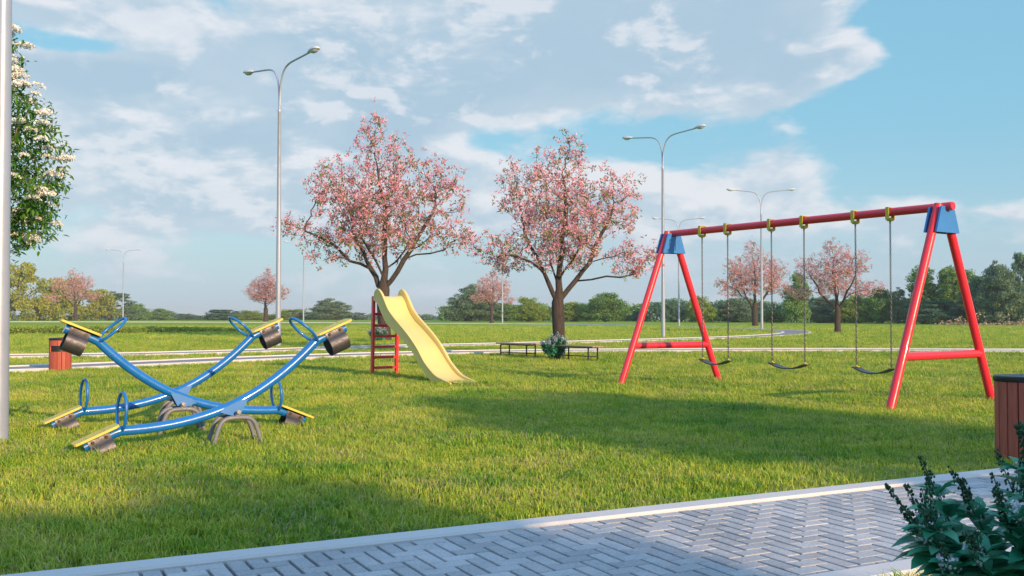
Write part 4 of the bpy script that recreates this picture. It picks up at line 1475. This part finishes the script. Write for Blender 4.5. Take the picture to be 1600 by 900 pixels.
# ------------------------------------------------------------------ swing set
def make_swing():
    fl = [Vector((1.94, 18.1, 0)), Vector((4.03, 19.31, 0))]
    fr = [Vector((5.06, 13.43, 0)), Vector((7.19, 14.91, 0))]
    cl, cr = (fl[0] + fl[1]) / 2, (fr[0] + fr[1]) / 2
    root = empty('swing_set', ((cl.x + cr.x) / 2, (cl.y + cr.y) / 2, 0))
    o = Vector(root.location)
    ax = (cr - cl).normalized()
    wd = Vector((-ax.y, ax.x, 0))          # across the beam
    if wd.y < 0: wd = -wd
    ZB, r_ = 2.80, .062
    tl, trr = cl + Vector((0, 0, ZB)) - o, cr + Vector((0, 0, ZB + .02)) - o
    b = MB()
    b.tube([tl - ax * .12, trr + ax * .17], r_, 20)
    b.tube([trr + ax * .17, trr + ax * .185], [r_ * .98, r_ * .9], 20)
    b.build('top_beam', M['red'], root)
    for feet, tp, c in ((fl, tl, cl), (fr, trr, cr)):
        for i, f in enumerate(feet):
            sgn = 1 if (f - c).dot(wd) > 0 else -1
            l = MB()
            a = f - o - Vector((0, 0, .1)); e = tp + wd * sgn * .075 + Vector((0, 0, .03))
            l.tube([a, e], r_, 20)
            l.build('leg', M['red'], root)
        k_ = .71 / ZB
        p0 = (feet[0] - o).lerp(tp, k_); p1 = (feet[1] - o).lerp(tp, k_)
        p0.z = p1.z = .71
        cb = MB(); cb.tube([p0, p1], r_ * .95, 20); cb.build('crossbar', M['red'], root)
        for s_ in (-1, 1):
            pl_ = MB()
            base = tp + ax * s_ * .075
            poly = []
            for (w_, z_) in ((-.285, -.37), (.285, -.37), (.155, .0), (-.155, .0)):
                poly.append(base + wd * w_ + Vector((0, 0, z_)))
            pl_.prism(poly, ax * s_ * .028)
            pl_.build('joint_plate', M['bluep'], root, smooth=False)
    # seats
    def t_of(px):
        kx = (px - 800) / F
        d = cr - cl
        return (kx * cl.y - cl.x) / (d.x - kx * d.y)
    for (pa, pb) in ((1097.5, 1137.5), (1206, 1257), (1337.5, 1392)):
        ta, tb_ = t_of(pa), t_of(pb)
        pos = [cl.lerp(cr, q_) - o for q_ in (ta, tb_)]
        ZS = .47
        mid = (pos[0] + pos[1]) / 2
        half = (pos[1] - pos[0]).length / 2
        s_ = MB()
        n = 14
        vs, fs = [], []
        for i in range(n + 1):
            u = -1.22 + 2.44 * i / n
            z = ZS - .075 + .075 * min(1.0, u * u) + (.02 * (abs(u) - 1) if abs(u) > 1 else 0)
            hw_ = .085 if abs(u) < 1.0 else .085 - .05 * (abs(u) - 1.0) / .22
            c = mid + ax * half * u
            for (w_, dz) in ((-hw_, -.009), (-hw_, .009), (hw_, .009), (hw_, -.009)):
                q_ = c + wd * w_; vs.append((q_.x, q_.y, z + dz))
        for i in range(n):
            for j in range(4):
                fs.append((i * 4 + j, (i + 1) * 4 + j, (i + 1) * 4 + (j + 1) % 4, i * 4 + (j + 1) % 4))
        fs += [(0, 1, 2, 3), (n * 4 + 3, n * 4 + 2, n * 4 + 1, n * 4)]
        s_.add(vs, fs)
        st = s_.build('swing_seat', M['rubber'], root, angle=35)
        for p in pos:
            z_top = ZB - r_ - .06
            ch = MB()
            L_ = z_top - ZS - .01
            nl = int(L_ / .040)
            for k_ in range(nl):
                zc_ = ZS + .02 + (k_ + .5) * L_ / nl
                side = ax if k_ % 2 else wd
                ring = [Vector((p.x, p.y, zc_)) + side * (.0125 * math.sin(a)) + Vector((0, 0, .026 * math.cos(a))) for a in (2 * math.pi * j / 10 for j in range(10))]
                ch.tube(ring, .005, 5, closed=True)
            ch.build('chain', M['chain'], st)
            cp = MB()
            cp.box((p.x, p.y, ZS + .014), (.085, .05, .014), Matrix.Rotation(math.atan2(ax.y, ax.x), 3, 'Z'), bev=.003)
            cp.tube([(p.x, p.y, ZS + .015), (p.x, p.y, ZS + .04)], .014, 8)
            cp.build('clamp', M['ybr'], st)
            br = MB()
            zb = ZB + .01
            rot = Matrix.Rotation(math.atan2(ax.y, ax.x), 3, 'Z')
            # saddle around the beam (U strap) and the block under it
            for s2_ in (-1, 1):
                q_ = p + wd * s2_ * (r_ + .010)
                br.box((q_.x, q_.y, zb - .02), (.062, .012, 2 * r_ + .055), rot, bev=.003)
            br.box((p.x, p.y, zb + r_ + .012), (.062, 2 * r_ + .030, .012), rot, bev=.003)
            br.box((p.x, p.y, zb - r_ - .042), (.078, .09, .048), rot, bev=.010)
            br.tube([(p.x, p.y, zb - r_ - .09), (p.x, p.y, zb - r_ - .06)], .016, 8)
            br.build('bracket', M['ybr'], root, smooth=False)
    tag(root, 'red swing frame with blue corner plates and three dark hanging seats', 'swing set')


make_swing()


# ------------------------------------------------------------------ benches
def make_bench():
    """origin under the middle; x along the bench"""
    root = empty('bench', (0, 0, 0))
    L_, Wd, Hs = 1.62, .40, .42
    for i in range(4):
        s_ = MB(); y = -Wd / 2 + (i + .5) * Wd / 4
        s_.box((0, y, Hs), (L_, Wd / 4 - .014, .035), bev=.006)
        s_.build('slat', M['benchwood'], root, smooth=False)
    for x in (-.60, .60):
        for y in (-.165, .165):
            l = MB(); l.box((x, y, Hs / 2 - .03), (.034, .034, Hs - .02), bev=.004); l.build('leg', M['black'], root, smooth=False)
    f = MB()
    for x in (-.60, .60):
        f.box((x, 0, Hs - .034), (.032, .33, .028), bev=.003)
        f.box((x, 0, .15), (.028, .298, .026), bev=.003)
    for y in (-.165, .165): f.box((0, y, Hs - .034), (1.17, .028, .026), bev=.003)
    f.box((0, 0, .15), (1.17, .026, .026), bev=.003)
    f.build('frame', M['black'], root, smooth=False)
    return root


be = make_bench()
tag(be, 'low backless wooden bench on black legs, just right of the slide', 'bench', 'low wooden benches under the cherry tree')
be.location = (.17, 29.25, 0); be.rotation_euler = (0, 0, math.atan2(-.78, .63))
b2_ = copy_tree(be)
b2_['label'] = 'low backless wooden bench partly in front of the cherry trunk and flowering shrub'
b2_.location = (1.80, 27.1, 0); b2_.rotation_euler = (0, 0, math.atan2(-.80, .60))


# ------------------------------------------------------------------ litter bins
def make_bin():
    root = empty('litter_bin', (0, 0, 0))
    R0, Hh, n = .232, .74, 16
    inn = MB(); inn.lathe([(R0 - .03, .0), (R0 - .03, Hh - .01)], 28)
    inn.build('liner', M['black'], root)
    for i in range(n):
        a = 2 * math.pi * (i + .5) / n
        # the slot: three slats on the front are cut short
        front = -math.pi / 2
        dlt = abs((a - front + math.pi) % (2 * math.pi) - math.pi)
        rot = Matrix.Rotation(a + math.pi / 2, 3, 'Z')
        w = 2 * math.pi * R0 / n - .010
        c = Vector((math.cos(a), math.sin(a), 0)) * (R0 - .012)
        s_ = MB()
        if dlt < 2 * math.pi / n * 1.6:
            s_.box((c.x, c.y, (.0 + .44) / 2 + .01), (w, .024, .44), rot, bev=.004)
            s_.box((c.x, c.y, .645), (w, .024, .13), rot, bev=.004)
        else:
            s_.box((c.x, c.y, .355), (w, .024, .71), rot, bev=.004)
        s_.build('slat', M['redwood'], root, smooth=False)
    rim = MB()
    rim.lathe([(R0 - .05, Hh - .035), (R0 + .008, Hh - .035), (R0 + .012, Hh - .03), (R0 + .012, Hh + .006), (R0 + .004, Hh + .014), (R0 - .06, Hh + .014), (R0 - .12, Hh + .02), (.03, Hh + .026)], 40)
    rim.build('rim', M['black'], root)
    return root


bn = make_bin()
tag(bn, 'round litter bin of red wood slats and black rim, beside the far left path', 'litter bin', 'red slatted litter bins')
p = at(94, 580.5); bn.location = (p.x, p.y, 0); bn.rotation_euler = (0, 0, R(8)); bn.scale = (1, 1, 1)
b3 = copy_tree(bn)
b3['label'] = 'round litter bin of red wood slats, cut off by the right edge beside the paving'
b3.location = (4.51, 8.80, 0); b3.rotation_euler = (0, 0, R(120))


# ------------------------------------------------------------------ flowering shrubs
def leaf_rows(c, t, b, up, L_, W_, curl):
    """verts of one ovate leaf (5 stations, 3 across)"""
    vs = []
    for (u, w, d) in ((0, .06, 0), (.22, .72, .03), (.5, 1.0, .0), (.78, .62, -.10), (1.0, .02, -.24)):
        m_ = c + t * (L_ * u) + up * (L_ * d * curl)
        vs += [m_ - b * (W_ * w) + up * (W_ * w * .35), m_, m_ + b * (W_ * w) + up * (W_ * w * .35)]
    return vs


def make_shrub():
    g = random.Random(9)
    root = empty('flowering_shrub', (0, 0, 0))
    lf, st, bd, fw, fw2 = MB(), MB(), MB(), MB(), MB()
    stems = []
    for i in range(60):
        a = g.uniform(0, 2 * math.pi); rr = .44 * math.sqrt(g.uniform(0, 1))
        h = g.uniform(.58, .80) * (1 - .28 * (rr / .44) ** 2)
        stems.append((Vector((rr * .35 * math.cos(a), rr * .35 * math.sin(a), 0)), Vector((rr * math.cos(a), rr * math.sin(a), h))))
    for s0, s1 in stems:
        m_ = s0.lerp(s1, .5) + Vector((g.uniform(-.02, .02), g.uniform(-.02, .02), .05))
        line = catmull([s0, m_, s1], 5)
        st.tube(line, [.006 - .0035 * i / (len(line) - 1) for i in range(len(line))], 6)
        axis = (line[-1] - line[-2]).normalized()
        for lv in range(6):
            k_ = 1 - lv * .115
            idx = k_ * (len(line) - 1); i0 = int(min(idx, len(line) - 2)); c = line[i0].lerp(line[i0 + 1], idx - i0)
            nlv = 7 if lv < 2 else 6
            ph = g.uniform(0, 6.28)
            for j in range(nlv):
                a = ph + 2 * math.pi * j / nlv + g.uniform(-.25, .25)
                el_ = R(g.uniform(5, 60) - lv * 11)
                d = Vector((math.cos(a) * math.cos(el_), math.sin(a) * math.cos(el_), math.sin(el_)))
                d = (d + axis * .15).normalized()
                side = d.cross(Vector((0, 0, 1))).normalized()
                side = (side + Vector((g.uniform(-.2, .2), g.uniform(-.2, .2), g.uniform(-.2, .2)))).normalized()
                up = side.cross(d).normalized()
                if up.z < 0: up = -up
                L_ = g.uniform(.075, .118) * (.72 if lv == 0 else 1); W_ = L_ * g.uniform(.25, .33)
                vs = leaf_rows(c + d * .006, d, side, up, L_, W_, g.uniform(.6, 1.6))
                fs = []
                for q_ in range(4):
                    for e in range(2):
                        fs.append((q_ * 3 + e, q_ * 3 + e + 1, q_ * 3 + e + 4, q_ * 3 + e + 3))
                lf.add(vs, fs)
        # racemes
        for rc in range(g.choice([1, 1, 2, 3])):
            dr = (axis + Vector((g.uniform(-.45, .45), g.uniform(-.45, .45), .25))).normalized()
            H_ = g.uniform(.06, .15)
            tip = s1 + dr * H_ + Vector((0, 0, H_ * .15))
            st.tube([s1, tip], [.0025, .001], 5)
            nb = int(H_ * 420)
            for k_ in range(26):
                u = g.uniform(0, .9); a = g.uniform(0, 6.28); r0 = .03 * (1 - .7 * u)
                c = s1.lerp(tip, u) + Vector((math.cos(a) * r0, math.sin(a) * r0, 0))
                t_ = Vector((g.gauss(0, 1), g.gauss(0, 1), g.gauss(0, 1))).normalized(); b_ = t_.orthogonal().normalized(); z = g.uniform(.008, .016)
                fw2.add([c - t_ * z, c - b_ * z, c + t_ * z, c + b_ * z], [(0, 1, 2, 3)])
            flo = g.uniform(0, .65)
            for k_ in range(nb):
                u = g.uniform(.05, 1.0); r0 = .017 * (1 - .65 * u)
                a = g.uniform(0, 6.28)
                c = s1.lerp(tip, u) + Vector((math.cos(a) * r0, math.sin(a) * r0, g.uniform(-.003, .003)))
                if u < flo and rc == 0:
                    for _ in range(4):
                        t_ = Vector((g.gauss(0, 1), g.gauss(0, 1), g.gauss(0, 1))).normalized(); b_ = t_.orthogonal().normalized()
                        z = g.uniform(.003, .0058)
                        c2_ = c + Vector((math.cos(a), math.sin(a), 0)) * .007 + t_ * .006
                        fw.add([c2_ - t_ * z, c2_ - b_ * z, c2_ + t_ * z, c2_ + b_ * z], [(0, 1, 2, 3)])
                else:
                    z = g.uniform(.0032, .0052)
                    bd.add([c + Vector(v) * z for v in ((1, 0, 0), (-1, 0, 0), (0, 1, 0), (0, -1, 0), (0, 0, 1.4), (0, 0, -1.2))],
                           [(0, 2, 4), (2, 1, 4), (1, 3, 4), (3, 0, 4), (2, 0, 5), (1, 2, 5), (3, 1, 5), (0, 3, 5)])
    st.build('stems', M['sbud'], root)
    lf.build('leaves', M['sleaf'], root, angle=180)
    bd.build('buds', M['sbud'], root, angle=180)
    fw.build('flowers', M['sflower'], root, smooth=False)
    full = fw2.build('flowers', M['sflower'], None, smooth=False)     # fuller spikes for the shrubs in open bloom
    me = full.data; me.use_fake_user = True
    bpy.data.objects.remove(full)
    return root, me


sh, full_bloom = make_shrub()
tag(sh, 'broad-leaved teal green shrub with budding flower spikes in the near right corner', 'shrub', 'flowering shrubs')
sh.location = (1.78, 3.10, 0); sh.scale = (1.15, 1.15, 1.18)
s_b = copy_tree(sh)
s_b['label'] = 'rounded flowering shrub at the foot of the cherry trunk between the benches'
s_b.location = (1.20, 27.75, 0); s_b.scale = (.95, .95, .86); s_b.rotation_euler = (0, 0, 1.1)
s_c = copy_tree(sh)
s_c['label'] = 'flowering shrub at the foot of the cherry trunk, seen between the slide ladder rungs'
for q_ in (s_b, s_c):
    for ch_ in children(q_):
        if ch_.name.startswith('flowers'): ch_.data = full_bloom
p = at(596, 535); s_c.location = (p.x - .1, p.y - .6, 0); s_c.scale = (.95, .95, .9); s_c.rotation_euler = (0, 0, 2.0)


# ------------------------------------------------------------------ haze: one closed box of thin air round the whole scene
hz = MB()
hz.box((0, 0, -4.5), (6300, 6300, 38))
ho = hz.build('haze', [], smooth=False)
hm_ = bpy.data.materials.new('thin_air'); hm_.use_nodes = True
ht_ = hm_.node_tree; ht_.nodes.clear()
pv = ht_.nodes.new('ShaderNodeVolumePrincipled'); pv.inputs['Color'].default_value = (0.80, 0.90, 1.0, 1); pv.inputs['Density'].default_value = 0.0004
mo = ht_.nodes.new('ShaderNodeOutputMaterial'); ht_.links.new(pv.outputs[0], mo.inputs['Volume'])
ho.data.materials.append(hm_)
tag(ho, 'thin pale haze in the air over the whole park', 'haze', kind='stuff')
